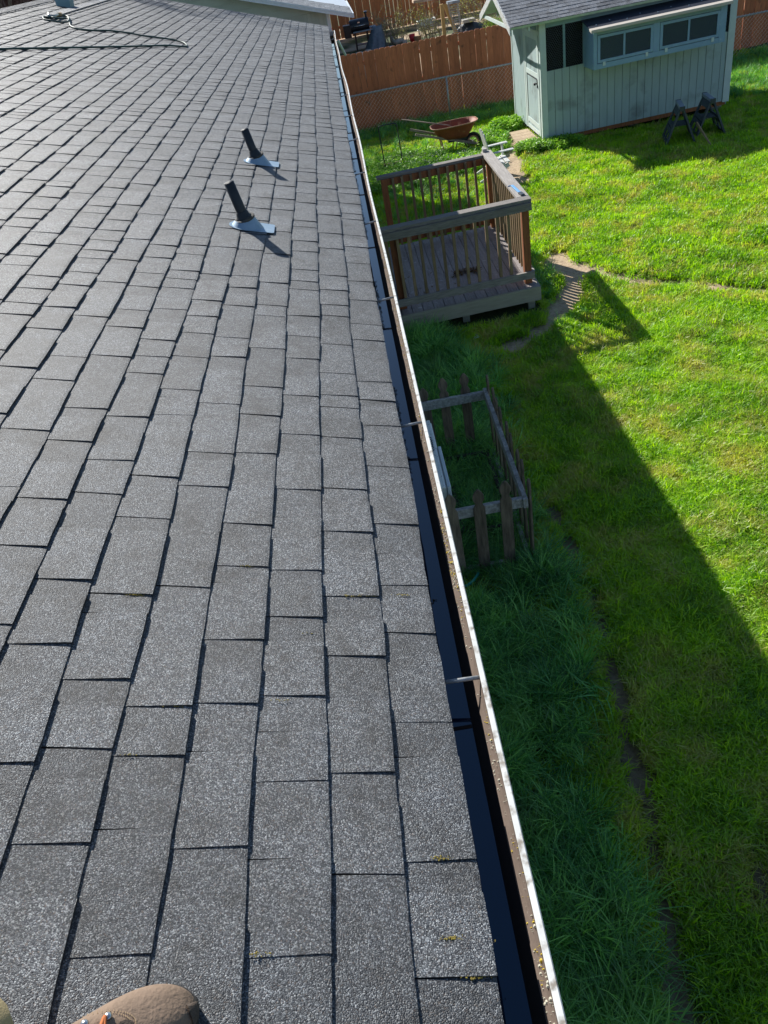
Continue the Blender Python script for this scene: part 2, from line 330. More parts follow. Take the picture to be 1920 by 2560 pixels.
def ground_grid(x0, x1, y0, y1, st):
    xs = np.arange(x0, x1+1e-6, st); ys = np.arange(y0, y1+1e-6, st); X, Y = np.meshgrid(xs, ys); Z = gz(X, Y)
    nx = len(xs); ny = len(ys)
    vs = np.stack([X, Y, Z], -1).reshape(-1, 3)
    i = np.arange((nx-1)*(ny-1)); r_, c_ = i//(nx-1), i % (nx-1); a = r_*nx+c_
    fs = np.stack([a, a+1, a+nx+1, a+nx], -1)
    return vs, fs, X, Y
mt, n, b, out = newmat('soil_and_thatch'); MAT['ground'] = mt
MAT['olive'] = M('olive_lichen', (0.38, 0.30, 0.05), (0.22, 0.17, 0.05), 200, 0.9)
at = nd(n, 'ShaderNodeAttribute', attribute_name='tint'); ge = nd(n, 'ShaderNodeNewGeometry')
n1 = nd(n, 'ShaderNodeTexNoise'); n1.inputs['Scale'].default_value = 22; n1.inputs['Detail'].default_value = 8; n1.inputs['Roughness'].default_value = 0.75; n.links.new(ge.outputs['Position'], n1.inputs[0])
thatch = ramp(n, [(0.3, (0.018, 0.035, 0.006)), (0.7, (0.075, 0.10, 0.018))], n1.outputs[0])
earth = ramp(n, [(0.3, (0.24, 0.165, 0.10)), (0.5, (0.46, 0.345, 0.225)), (0.75, (0.62, 0.49, 0.34))], n1.outputs[0])
sp = nd(n, 'ShaderNodeSeparateColor'); n.links.new(at.outputs['Color'], sp.inputs[0])
c = mixc(n, thatch.outputs[0], earth.outputs[0], sp.outputs[0])
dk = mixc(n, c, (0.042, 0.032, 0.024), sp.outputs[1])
n.links.new(dk, b.inputs['Base Color']); b.inputs['Roughness'].default_value = 0.95
bp = nd(n, 'ShaderNodeBump'); bp.inputs['Strength'].default_value = 0.8; bp.inputs['Distance'].default_value = 0.012; n.links.new(n1.outputs[0], bp.inputs['Height']); n.links.new(bp.outputs[0], b.inputs['Normal'])
vs_, fs_, X, Y = ground_grid(-0.6, 12.0, -1.0, 23.0, 0.06)
D_ = dirt(X, Y); damp = np.where((Y < 8.2) & (X < 2.6), 1.0, 0.0)*np.clip(D_*1.3, 0, 1)  # bare earth darker close to the house
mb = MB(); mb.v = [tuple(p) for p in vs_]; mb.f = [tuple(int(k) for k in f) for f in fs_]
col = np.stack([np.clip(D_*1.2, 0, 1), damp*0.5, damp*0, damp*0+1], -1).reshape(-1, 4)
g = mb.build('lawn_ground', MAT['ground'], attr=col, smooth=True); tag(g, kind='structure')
# far ground to the horizon, just below; raised neighbour yard
mb = MB().add([(-300, -200, -0.09), (300, -200, -0.09), (300, 400, -0.09), (-300, 400, -0.09)], [(0, 1, 2, 3)])
tag(mb.build('far_ground', MAT['ground'], attr=[(0, 0, 0, 1)]*4), kind='structure')
vs_, fs_, X, Y = ground_grid(-1.5, 16, 22.9, 42, 0.25)
D2 = np.clip((noise2(X, Y, 1.2, 12)-0.35)*3, 0, 1)
mb = MB(); mb.v = [tuple(p) for p in vs_]; mb.f = [tuple(int(k) for k in f) for f in fs_]
tag(mb.build('neighbour_yard_ground', MAT['ground'], attr=np.stack([D2, D2*0, D2*0, D2*0+1], -1).reshape(-1, 4), smooth=True), kind='structure')

# ------------------------------------------------------------------ own house: walls, roof, gutter
RP = 0.306466; EXP = 0.143; CR, SR_ = math.cos(RP), math.sin(RP)
NR = 31; YR = 17.97; Y0R = -3.0
def roof(u, y, h=0.0): return V(-u*CR + h*SR_, y, 2.8 + u*SR_ + h*CR)
URIDGE = NR*EXP+0.04
ridge = roof(URIDGE, 0)
house = thing('house', 'house whose grey shingled roof slopes down to the dark gutter in the foreground', 'house', (-4.2, 7.5, 0))
walls = MB().box(-8.0, -0.42, Y0R+0.3, YR-0.32, -0.05, 2.62).build('wall', 'wallown', house)
roofp = part_empty('roof', house)
slab = MB()
for y0, y1 in ((Y0R, YR-0.02),):
    a = [roof(-0.012+0.03, y0, -0.030), roof(-0.012+0.03, y0, -0.006), roof(URIDGE, y0, -0.006), V(-8.44, y0, 2.79), V(-8.44, y0, 2.76), roof(URIDGE, y0, -0.05)]
    slab.prism(a, (0, y1-y0, 0))
slab.build('roof_deck', 'soilbox', roofp)
# gable infill
MB().prism([(-0.45, YR-0.33, 2.6), (-7.98, YR-0.33, 2.6), (ridge.x, YR-0.33, ridge.z-0.12)], (0, 0.05, 0)).build('gable_wall', 'wallown', house)
# soffit and fascia
MB().box(-0.44, -0.034, Y0R, YR-0.04, 2.60, 2.63).build('soffit', 'whitetrim', house)
MB().box(-0.058, -0.033, Y0R, YR-0.04, 2.63, 2.785).build('fascia', 'gutter_in', house)

CUTS = {  # joint positions read off the photograph: course -> y, metres (filled from pixel readings)
}
def pix(x, y):
    d = (r2*((x-960)/F) - u2*((y-1280)/F) + fw); return d
def pix_roof(x, y):
    d = pix(x, y); nrm = V(SR_, 0, CR); t = (nrm.dot(V(0, 0, 2.8)) - nrm.dot(CAM))/nrm.dot(d); return CAM + d*t
k = 0.4219
PC = {0: [(980, 820), (1000, 861), (1030, 965), (1050, 1014), (1070, 1076), (1100, 1180), (1150, 1324), (1005, 1465), (1022, 1586), (1051, 1807), (1080, 2152), (1142, 2448)],
 1: [(833, 764), (833, 792), (837, 863), (846, 936), (850, 991), (850, 1022), (854, 1097), (863, 1226), (867, 1332), (878, 1492), (887, 1643), (895, 1934), (911, 2190)],
 2: [(755, 843), (753, 898), (753, 992), (753, 1089), (749, 1226), (739, 1427), (739, 1546), (735, 1742), (726, 1954), (759, 2390)],
 3: [(675, 792), (666, 873), (656, 969), (647, 1040), (637, 1135), (622, 1313), (608, 1419), (582, 1601), (565, 1761), (523, 2119)],
 4: [(590, 766), (582, 846), (570, 894), (548, 1011), (523, 1134), (506, 1218), (455, 1470), (392, 1768), (371, 1892), (270, 2389)],
 5: [(502, 792), (490, 835), (477, 895), (451, 977), (434, 1039), (388, 1194), (359, 1298), (300, 1489), (236, 1699), (190, 1875), (116, 2111)],
 6: [(422, 774), (392, 852), (375, 892), (359, 935), (316, 1043), (274, 1152), (240, 1236), (158, 1452), (97, 1611), (36, 1910), (70, 2376)],
 7: [(329, 776), (308, 820), (274, 892), (211, 1022), (169, 1105), (101, 1249), (55, 1368), (10, 1566)],
 8: [(228, 793), (173, 894), (135, 952), (63, 1076), (17, 1220)],
 9: [(143, 769), (105, 824), (46, 920), (8, 1038)]}
for kk, L_ in PC.items(): CUTS[kk] = sorted(pix_roof(*p).y for p in L_)

def wav(y, k): return 0.0035*math.sin(y*2.1+k*1.7) + 0.0025*math.sin(y*5.3+k*3.1)
tabs = []
rs = random.Random(11)
for kc in range(NR):
    known = CUTS.get(kc, [])
    ys = list(known)
    y = (ys[-1] if ys else 0.3 + rs.random()*0.3)
    while y < YR: y += rs.choice((0.12, 0.17, 0.24, 0.30, 0.36, 0.42, 0.20, 0.26))*rs.uniform(0.85, 1.15); ys.append(y)
    y = (known[0] if known else ys[0])
    lo = []
    while y > Y0R: y -= rs.choice((0.2, 0.3, 0.38, 0.5)); lo.append(y)
    ys = sorted(lo)+sorted(set(ys))
    ys = [q for q in ys if q < YR-0.03]+[YR]
    for a, b_ in zip(ys[:-1], ys[1:]):
        if a < Y0R: a = Y0R
        if b_-a < 0.03: continue
        # raised laminated tab beyond the joint, then the thin base layer up to the next joint
        fr = rs.uniform(0.48, 0.80)
        if b_-a < 0.16: fr = rs.uniform(0.6, 0.9)
        mid = a+(b_-a)*fr
        tabs.append((kc, a, mid, 0.0087*rs.uniform(0.8, 1.2), rs.uniform(0.78, 1.16)))
        tabs.append((kc, mid, b_, 0.0052*rs.uniform(0.85, 1.15), rs.uniform(0.72, 1.08)))
def tab_mesh(mb, cols, t, fine):
    kc, a, b_, h, tint = t
    u0 = kc*EXP; u1 = u0+EXP+0.018
    ns = max(2, min(6, int((b_-a)/0.05))) if fine else 2
    v0 = len(mb.v); r_ = random.Random(int(a*1000)+kc*77)
    skew = r_.uniform(-0.006, 0.006); j0 = 0 if h < 0.007 else r_.uniform(-0.0015, 0.0015)
    for i in range(ns+1):
        y = a+(b_-a)*i/ns
        du = wav(y, kc) + (r_.uniform(-0.0012, 0.0012) if fine else 0) + j0
        ye = y + (skew if 0 < i < ns or h > 0.007 else 0)*0
        hh = h + (0.0012*math.sin(y*3.7+kc)**2 if kc else 0)
        yb = y + skew*(1 if h > 0.007 else 0)
        mb.v += [tuple(roof(u0+du-0.001, y, -0.003)), tuple(roof(u0+du, y, hh)), tuple(roof(u0+du+0.010, y, hh+0.0005)), tuple(roof(u1, yb, 0.0012 if h > 0.007 else 0.0004))]
    for i in range(ns):
        o = v0+i*4
        for q in (1, 2): mb.f.append((o+q, o+4+q, o+5+q, o+1+q)[::-1])
    cols += [(tint, tint*0.995, tint*0.985, 1)]*((ns+1)*4)
    e0 = len(mb.v)   # cut asphalt edges are black: butt face and both ends, own vertices
    for i in range(ns+1): mb.v += [mb.v[v0+i*4], mb.v[v0+i*4+1]]
    for i in range(ns): o = e0+2*i; mb.f.append((o, o+2, o+3, o+1)[::-1])
    for i in (0, ns):
        q0 = len(mb.v); mb.v += [mb.v[v0+i*4+j] for j in range(4)]; mb.f.append((q0, q0+1, q0+2, q0+3) if i else (q0+3, q0+2, q0+1, q0))
    cols += [(0.32, 0.32, 0.34, 1)]*(len(mb.v)-e0)
def tab_size(t):
    kc, a, b_, h, _ = t; p = roof((kc+0.5)*EXP, (a+b_)/2); d = (p-CAM)
    z = d.dot(fw)
    if z < 0.1: return 0
    x = 960+F*d.dot(r2)/z; y = 1280-F*d.dot(u2)/z
    if x < -120 or x > 2000 or y < -60 or y > 2700: return 0
    return (b_-a)*EXP/(z*z)
tabs.sort(key=tab_size, reverse=True)
for t in tabs[:300]:
    mb = MB(); cols = []; tab_mesh(mb, cols, t, True); mb.build('shingle', MS, roofp, attr=cols)
mb = MB(); cols = []
for t in tabs[300:]: tab_mesh(mb, cols, t, tab_size(t) > 0)
o = mb.build('small_shingles', MS, roofp, attr=cols); tag(o, kind='stuff')
# underlying shingle sheet in case a joint shows through
MB().prism([roof(0.004, Y0R, -0.003), roof(0.004, Y0R, -0.0015), roof(URIDGE, Y0R, -0.0015), roof(URIDGE, Y0R, -0.003)], (0, YR-Y0R-0.01, 0)).build('underlayment', 'soilbox', roofp)
# back slope and ridge caps
mb = MB(); cols = []
back = lambda s, y, h=0: V(ridge.x - s*CR - h*SR_, y, ridge.z - s*SR_ + h*CR)
mb.hexa([back(0, Y0R, -0.004), back(4.4, Y0R, -0.004), back(4.4, YR, -0.004), back(0, YR, -0.004), back(0, Y0R, .004), back(4.4, Y0R, .004), back(4.4, YR, .004), back(0, YR, .004)][::1])
mb.build('back_slope', MS, roofp, attr=[(1, 1, 1, 1)]*8)
y = Y0R; i = 0
mb = MB(); cols = []
while y < YR:
    y1 = min(y+0.30, YR)
    for s in (1, -1):
        f0 = (lambda u, yy, h: roof(URIDGE-u, yy, h)) if s == 1 else back
        p = [f0(0, y, 0.012), f0(0.15, y, 0.012), f0(0.15, y1, 0.006), f0(0, y1, 0.006), f0(0, y, 0.018), f0(0.15, y, 0.018), f0(0.15, y1, 0.010), f0(0, y1, 0.010)]
        mb.hexa(p)
    y += 0.14; i += 1
tt = [rng.uniform(0.9, 1.25) for _ in range(len(mb.v)//8)]
mb.build('ridge_cap', MS, roofp, attr=[(q, q, q, 1) for q in tt for _ in range(8)])
# pale smooth raised strip below the ridge
yb = [12.4, 13.4, 14.6, 16, 17.95]
mb = MB()
for a, b_ in zip(yb[:-1], yb[1:]):
    u0 = 26.5*EXP; u1 = 27.5*EXP
    mb.hexa([roof(u0, a, 0.0), roof(u1, a, 0.0), roof(u1, b_, 0.0), roof(u0, b_, 0.0), roof(u0, a, 0.022), roof(u1, a, 0.014), roof(u1, b_, 0.014), roof(u0, b_, 0.022)])
mb.build('pale_strip', MS, roofp, attr=[(1.30, 1.32, 1.36, 1)]*len(mb.v))
# box vent near the ridge
vent = part_empty('roof_vent', house)
vp = [roof(27.5*EXP, 14.10, 0), roof(28.9*EXP, 14.10, 0), roof(28.9*EXP, 14.34, 0), roof(27.5*EXP, 14.34, 0)]
mb = MB(); q = [p+V(0, 0, .005) for p in vp]; tp = [vp[0]+V(.02, .0, .095), vp[1]+V(0, 0, .095), vp[2]+V(0, 0, .095), vp[3]+V(.02, 0, .095)]
mb.hexa(q+tp); mb.build('vent_box', 'teal', vent)
mb = MB(); mb.hexa([p+V(0, 0, .002) for p in tp]+[p+V(0, 0, .018) for p in tp]); mb.build('vent_lid', 'flash', vent)

# gutter --------------------------------------------------------------
gut = part_empty('gutter', house)
YG0, YG1 = -3.0, 17.25
def gprof(pts, y0, y1, name, mat, seg=120, wob=True):
    mb = MB(); k_ = len(pts)
    for i in range(seg+1):
        y = y0+(y1-y0)*i/seg
        wx = (0.0035*math.sin(y*1.9+0.6)+0.003*math.sin(y*0.83))*min(1, max(0, (y-3)/4)) if wob else 0
        for (x, z) in pts:
            t = max(0, (z-2.68)/0.1); mb.v.append((x+wx*t*1.6, y, z+wx*t*0.6))
    for i in range(seg):
        for q in range(k_-1): mb.f.append((i*k_+q, (i+1)*k_+q, (i+1)*k_+q+1, i*k_+q+1))
    return mb.build(name, mat, gut)
gprof([(-0.031, 2.765), (-0.031, 2.667), (0.040, 2.667), (0.0462, 2.680), (0.0560, 2.693), (0.0650, 2.7045), (0.0690, 2.7100)], YG0, YG1, 'trough', 'gutter_bed_shade')  # dark bed residue; near-black on the lower front wall paints in its shade
gprof([(0.0690, 2.7100), (0.0725, 2.7165), (0.0795, 2.7350), (0.0845, 2.7530), (0.0848, 2.7690)], YG0, YG1, 'front_wall', 'gutter_in')
gprof([(0.0852, 2.7655), (0.0852, 2.7720), (0.0868, 2.7740), (0.0968, 2.7740), (0.0990, 2.7715), (0.0990, 2.7560), (0.0930, 2.7400), (0.0860, 2.7200), (0.0700, 2.690), (0.055, 2.672), (0.050, 2.662), (-0.031, 2.662)], YG0, YG1, 'lip', 'white')
MB().add([(-0.030, YG0, 2.6795), (0.0466, YG0, 2.6795), (0.0466, 16.35, 2.6795), (-0.030, 16.35, 2.6795)], [(0, 1, 2, 3)]).build('water', 'water', gut)
MB().box(-0.031, 0.098, YG1, YG1+0.002, 2.662, 2.772).build('end_cap', 'white', gut)
mb = MB()
for i in range(260):   # debris heaped at the far end
    y = rng.uniform(16.3, 17.2); x = rng.uniform(-0.02, 0.06); s = rng.uniform(0.006, 0.02)
    mb.box(x, x+s, y, y+s*1.6, 2.675, 2.69+rng.uniform(0, 0.02))
mb.build('debris', 'moss', gut)
spikeYs = [1.24, 2.47, 3.71, 5.0, 6.27, 7.49, 8.63, 9.89, 11.19, 12.43, 13.61, 14.78, 15.98]
sp0 = MB().tube([(-0.030, 1.24, 2.752), (0.0848, 1.24, 2.762)], 0.0052, 10).build('spike_ferrule', 'ferrule', gut, smooth=True)
for i, y in enumerate(spikeYs):
    a = (-0.10, -0.09, 0.0, 0.04, 0.0)[i] if i < 5 else rs.uniform(-.05, .05)
    c_ = sp0 if i == 0 else sp0.copy()
    if i: COL.objects.link(c_); c_.parent = gut
    # turn about the lip end so each spike keeps its place on the lip
    B0 = Vector(gut['_base']); piv = V(0.0848, 1.24, 2.757)-B0; Rm = Matrix.Rotation(a, 4, 'Z')
    c_.matrix_local = Matrix.Translation(V(0, y-1.24, 0)+piv) @ Rm @ Matrix.Translation(-piv)
# dark bar on the water, painting in the near spike's reflection
for y in (1.16,): MB().box(-0.02, 0.0455, y, y+0.010, 2.6797, 2.6806).build('spike_reflection', 'dark', gut)
# debris fringe: moss and needles on the water along the shingle edge
mb = MB()
for i in range(1500):
    y = abs(rng.normal(0, 1))*3.2+1.6 if rng.random() < 0.6 else rng.uniform(2.2, 12)
    if noise2(y, 0.0, 1.6, 3) < 0.42: continue
    x = rng.uniform(-0.006, 0.010); L = rng.uniform(0.003, 0.012); a = rng.uniform(-1.2, 1.2)
    mb.bar((x, y, 2.681), (x+L*math.cos(a), y+L*math.sin(a), 2.6825), 0.0016, 0.0012)
mb.build('needle_litter', 'moss', gut)
mb = MB(); mbw = MB()
def speck(mb, y, s, t):
    # on the sloping inner front wall, between the shade line and the lip
    x = 0.0715+0.0135*t; z = 2.7140+0.050*t**1.15
    mb.tube([(x+0.001, y, z-0.0005), (x-0.0016, y, z+0.0008)], [s, s*0.5], 6)
for yc, sd, nn, yel in ((0.62, .05, 30, 1), (0.80, .03, 8, 1), (0.545, .02, 22, 0), (1.02, .03, 14, 0), (1.13, .03, 10, 1), (0.95, .25, 50, 0), (1.7, .12, 110, 1), (1.75, .25, 160, 0), (2.9, .6, 260, 0), (3.4, .8, 120, 1), (4.7, .9, 260, 0), (6.3, 1.3, 220, 0), (5.5, 1.5, 90, 1)):
    for _ in range(nn):
        y = rng.normal(yc, sd)
        if y < 0.3: continue
        (speck)(mb if (yel and rng.random() < 0.75) else mbw, y, min(0.0042, rng.exponential(0.0011)+0.0005), rng.uniform(0.03, 0.98))
mb.build('yellow_lichen', 'lichen', gut); mbw.build('pale_lichen', 'lichen_w', gut)
# lichen on shingle joints
mb = MB()
for (px, py, n_, s_) in ((1003, 1492+0, 40, 4), (1130, 2350, 46, 5), (1190, 2448, 40, 5), (1105, 2150, 30, 4), (924, 1494, 40, 8), (645, 2390, 18, 3), (335, 1492, 40, 5), (616, 1420, 24, 4), (875, 1495, 20, 6), (1215, 2360, 24, 6), (330, 1892, 10, 4), (700, 1755, 14, 5), (765, 1588, 10, 4), (437, 1771, 10, 4)):
    c0 = pix_roof(px, py)
    mb = MB()
    for _ in range(n_):
        x = c0.x+rng.normal(0, 0.011); y = c0.y+rng.normal(0, 0.0018); p = V(x, y, 0); u = -x/CR
        q0 = roof(u, y, 0.0072); s = rng.uniform(0.0006, 0.002)
        mb.tube([q0, q0+V(SR_, 0, CR)*0.0012], [s, s*0.4], 5)
    mb.build('joint_lichen', MAT['olive'], roofp)
# downspout seen past the far end
dsp = MB().bar((0.14, 17.3, 2.60), (0.24, 17.62, 2.30), 0.035, 0.03).build('downspout_elbow', 'whitetrim', house)

# vent pipes -----------------------------------------------------------
def vent_pipe(px, ztop, lab):
    vpt = part_empty('plumbing_vent', house); vpt['label'] = lab
    x, y = px; u = -x/CR; B = roof(u, y, 0.007)
    # flashing plate, wider end downslope
    sx, sy = 0.155, 0.085
    P = lambda du, dy, h: roof(u+du, y+dy, h)
    poly = []
    for i in range(17):
        a = math.pi*(0.5+i/16); poly.append(P(-math.cos(a)*0.085*1.0, math.sin(a)*0.085, 0.0095))
    poly += [P(-0.158, -0.078, 0.0095), P(-0.168, -0.068, 0.0095), P(-0.168, 0.068, 0.0095), P(-0.158, 0.078, 0.0095)]
    poly = poly
    MB().prism(poly, (SR_*0.003, 0, CR*0.003)).build('flashing', 'flash', vpt)
    # cone: roof-parallel foot, level top
    mb = MB(); N = 24; rings = []
    ct_ = P(0.0, 0, 0.046)
    for t in (0.0, 0.35, 0.7, 1.0):
        ring = []
        for k_ in range(N):
            a = 2*math.pi*k_/N
            q0 = P(-0.018+0.088*math.cos(a), 0.082*math.sin(a), 0.012); q1 = ct_ + V(-math.cos(a)*0.056, math.sin(a)*0.056, 0.004)
            ring.append(q0.lerp(q1, t))
        rings.append(ring)
    mb.v = [tuple(q) for rr in rings for q in rr]
    for i in range(3):
        for k_ in range(N): mb.f.append((i*N+k_, i*N+(k_+1) % N, (i+1)*N+(k_+1) % N, (i+1)*N+k_))
    mb.build('flashing_cone', 'flash', vpt, smooth=True)
    c0 = ct_; top = V(c0.x-0.030, c0.y-0.018, ztop); dd_ = (top-c0).normalized()
    MB().tube([c0-dd_*.002, c0+dd_*.009, c0+dd_*.012], [0.060, 0.060, 0.052], 22).build('rubber_gasket', 'rubber', vpt)
    MB().tube([c0+dd_*.010, c0+dd_*.018, c0+dd_*.045, c0+dd_*.050], [0.050, 0.040, 0.0325, 0.029], 20).build('rubber_collar', 'abs', vpt, smooth=True)
    mb = MB(); d = (top-c0).normalized()
    mb.tube([c0, top, top, top-d*0.09, ], [0.0285, 0.0285, 0.0235, 0.0235], 22, cap=False)
    mb.build('pipe', 'abs', vpt, smooth=True)
    MB().tube([top-d*0.09, top-d*0.088], 0.024, 16).build('pipe_bore', 'dark', vpt)
vent_pipe((-0.664, 4.505), 3.262, 'plumbing vent pipe nearer the camera')
vent_pipe((-0.690, 6.035), 3.252, 'plumbing vent pipe farther up the roof, smaller in view')

# ------------------------------------------------------------------ hose on the roof
def smoothpath(P, sub=6):
    P = [V(*p) for p in P]; out = []
    for i in range(len(P)-1):
        p0 = P[max(i-1, 0)]; p1 = P[i]; p2 = P[i+1]; p3 = P[min(i+2, len(P)-1)]
        for k_ in range(sub):
            t = k_/sub; out.append(0.5*((2*p1)+(-p0+p2)*t+(2*p0-5*p1+4*p2-p3)*t*t+(-p0+3*p1-3*p2+p3)*t**3))
    out.append(P[-1]); return out
c8 = lambda x, y, h=0.02: (lambda P: roof(-P.x/CR, P.y, h))(pix_roof(x/3.318, y/3.318))
hp = [roof(4.1, 8.2, .02), c8(0, 425), c8(300, 418), c8(600, 412), c8(900, 405), c8(1200, 397), c8(1400, 393), c8(1520, 401), c8(1550, 394), c8(1520, 366), c8(1400, 338), c8(1200, 312), c8(1050, 285), c8(900, 268), c8(750, 266), c8(640, 252), c8(590, 232), c8(580, 205), c8(578, 172), c8(560, 150), c8(520, 143), c8(470, 152)]
hose = thing('garden_hose', 'dark green hose looping over the upper roof shingles with a small coil', 'hose', (-2.8, 10.5, 3.7))
MB().tube(smoothpath(hp), 0.0105, 8).build('hose', 'hose', hose, smooth=True)
co = [c8(470, 152), c8(420, 168, .035), c8(370, 158, .03), c8(365, 172), c8(430, 188), c8(500, 196), c8(560, 203, .03), c8(572, 180, .04), c8(540, 172, .03), c8(480, 180, .04), c8(430, 170, .04), c8(410, 148, .04)]
MB().tube(smoothpath(co), 0.0105, 8).build('coil', 'hose', hose, smooth=True)
MB().tube([c8(405, 150, .05), c8(412, 166, .045), c8(450, 172, .05), c8(500, 150, .05)], [0.02, 0.018, 0.02, 0.014], 10).build('nozzle', 'brass', hose, smooth=True)
MB().tube([c8(480, 157, .045), c8(505, 150, .045)], 0.024, 10).build('coupling', 'khakiwood', hose, smooth=True)

# ------------------------------------------------------------------ person taking the picture (boot in view)
def skin(name, verts, edges, radii, mat, parent, root=0, sub=2, smooth=True):
    me = bpy.data.meshes.new(name); b0 = Vector(parent['_base'])
    me.from_pydata([tuple(V(*p)-b0) for p in verts], edges, []); o = bpy.data.objects.new(name, me); COL.objects.link(o); o.parent = parent; o['_base'] = parent['_base']
    md = o.modifiers.new('skin', 'SKIN'); md.use_smooth_shade = True
    for i, r_ in enumerate(radii):
        sv = me.skin_vertices[0].data[i]; sv.radius = r_ if isinstance(r_, tuple) else (r_, r_); sv.use_root = (i == root)
    s_ = o.modifiers.new('sub', 'SUBSURF'); s_.levels = sub; s_.render_levels = sub
    me.materials.append(MAT[mat]); return o
man = thing('person', 'person standing on the roof in a tan leather boot with orange laces and khaki trousers', 'person', (-0.70, 0.2, 3.02))
# boot: lofted sections along its axis (heel -> toe)
def boot(heel, ang, scale=1.0, name='boot'):
    bt = part_empty(name, man)
    ca, sa = math.cos(ang), math.sin(ang)
    base = roof(-heel[0]/CR, heel[1], 0.008)
    ex = V(ca*CR, sa, -ca*SR_).normalized(); nrm = V(SR_, 0, CR); ey = nrm.cross(ex).normalized()
    P = lambda a, s, h: base + ex*(a*scale) + ey*(s*scale) + nrm*(h*scale)
    # (along, half width, top height, sole half width, side shift)
    S = [(0.000, .026, .070, .030, 0), (0.012, .036, .110, .038, 0), (0.05, .040, .135, .043, 0), (0.10, .040, .132, .041, 0), (0.15, .043, .108, .043, .002), (0.19, .049, .088, .050, .004), (0.225, .051, .074, .053, .005), (0.255, .050, .064, .052, .004), (0.28, .044, .056, .047, .002), (0.300, .034, .046, .038, 0), (0.313, .021, .034, .026, -.001), (0.319, .008, .022, .013, -.001)]
    N = 18; mb = MB()
    for (a, hw, tp, sw, sh) in S:
        for k_ in range(N):
            t = math.pi*k_/(N-1); c_, s_ = math.cos(t), math.sin(t)
            mb.v.append(tuple(P(a, sh+hw*math.copysign(abs(c_)**0.72, c_), 0.022+(tp-0.022)*(s_**0.78))))
    for i in range(len(S)-1):
        for k_ in range(N-1): mb.f.append((i*N+k_, i*N+k_+1, (i+1)*N+k_+1, (i+1)*N+k_))
    o_ = (len(S)-1)*N; mb.f.append(tuple(range(o_, o_+N)))
    up = mb.build('upper', 'leather', bt, smooth=True)
    ss = up.modifiers.new('sub', 'SUBSURF'); ss.levels = 2; ss.render_levels = 2
    # sole
    mb = MB(); L_ = []; Rr = []
    for (a, hw, tp, sw, sh) in S: L_.append((a, sh+sw)); Rr.append((a, sh-sw))
    out_ = L_ + [(S[-1][0]+.005, 0)] + Rr[::-1]
    mb.prism([P(a, s, 0.0) for a, s in out_], nrm*0.024*scale); so_ = mb.build('sole', 'sole', bt, bevel=0.003)
    # mud-dark toe bumper, slightly proud of the leather
    mb = MB(); S2 = [(a, hw, tp, sw, sh) for (a, hw, tp, sw, sh) in S if a >= 0.281]
    M_ = 16
    for (a, hw, tp, sw, sh) in S2:
        for k_ in range(M_):
            t = math.pi*(0.02+0.44*k_/(M_-1)) ; c_, s_ = math.cos(t), math.sin(t)
            wob = 0.0022 if True else 0
            hw2, tp2 = hw+wob, tp+wob
            if k_ == M_-1: hw2, tp2 = hw-0.002, tp-0.002
            mb.v.append(tuple(P(a+(0.006*math.sin(k_*1.7) if a < 0.282 else 0.002), sh-hw2*math.copysign(abs(c_)**0.72, c_), 0.022+(tp2-0.022)*(s_**0.78))))
    for i in range(len(S2)-1):
        for k_ in range(M_-1): mb.f.append((i*M_+k_, (i+1)*M_+k_, (i+1)*M_+k_+1, i*M_+k_+1))
    mb.build('muddy_toe', 'leatherdark', bt, smooth=True)
    # stitching dots, eyelets, lace
    def surf(a, s, lift=0.0015):
        for i in range(len(S)-1):
            if S[i][0] <= a <= S[i+1][0]:
                f = (a-S[i][0])/(S[i+1][0]-S[i][0]); hw = S[i][1]*(1-f)+S[i+1][1]*f; tp = S[i][2]*(1-f)+S[i+1][2]*f; sh = S[i][4]*(1-f)+S[i+1][4]*f
                c_ = max(-1, min(1, (s-sh)/hw)); c2 = math.copysign(abs(c_)**(1/0.72), c_); s_ = math.sqrt(max(0, 1-c2*c2))
                return P(a, s, 0.022+(tp-0.022)*(s_**0.78)+lift)
        return P(a, s, 0.05)
    mb = MB()
    for row in (0, 1):
        for i in range(34):
            t = i/33; s = -0.040+0.080*t; a = 0.222+row*0.006-0.055*abs(t-0.5)*2*abs(t-0.5)*2
            q = surf(a, s, 0.0012); mb.tube([q-ey*0.0011, q+ey*0.0011], 0.0005, 5)
    mb.build('stitching', 'thread', bt)
    mb = MB()
    for i, (a, s) in enumerate(((0.196, -0.020), (0.196, 0.020), (0.165, -0.022), (0.165, 0.022))):
        q = surf(a, s, 0.001); mb.tube([q, q+nrm*0.004], [0.0062, 0.0045], 12)
    mb.build('eyelet', 'chrome', bt, smooth=True)
    mb = MB()
    mb.tube(smoothpath([surf(0.194, -0.028, .004), surf(0.203, -0.019, .008), surf(0.196, -0.012, .008), surf(0.188, -0.018, .008), surf(0.194, -0.027, .006)]), 0.0028, 8)
    mb.tube(smoothpath([surf(0.194, -0.014, .006), surf(0.186, 0.0, .008), surf(0.192, 0.02, .006)]), 0.0028, 8)
    mb.tube(smoothpath([surf(0.165, -0.022, .006), surf(0.178, 0.0, .009), surf(0.19, 0.018, .006)]), 0.0028, 8)
    mb.build('lace', 'lace', bt, smooth=True)
    mb = MB(); cc = [surf(0.212+0.013*math.cos(t), -0.004+0.009*math.sin(t), 0.0025) for t in [2*math.pi*k_/14 for k_ in range(14)]]
    mb.prism(cc, nrm*0.002); mb.build('mesh_patch', 'leatherdark', bt)
    return P
BP = boot((-0.737, 0.366), math.radians(30.0))
BP2 = boot((-1.02, 0.06), math.radians(55), 1.0)
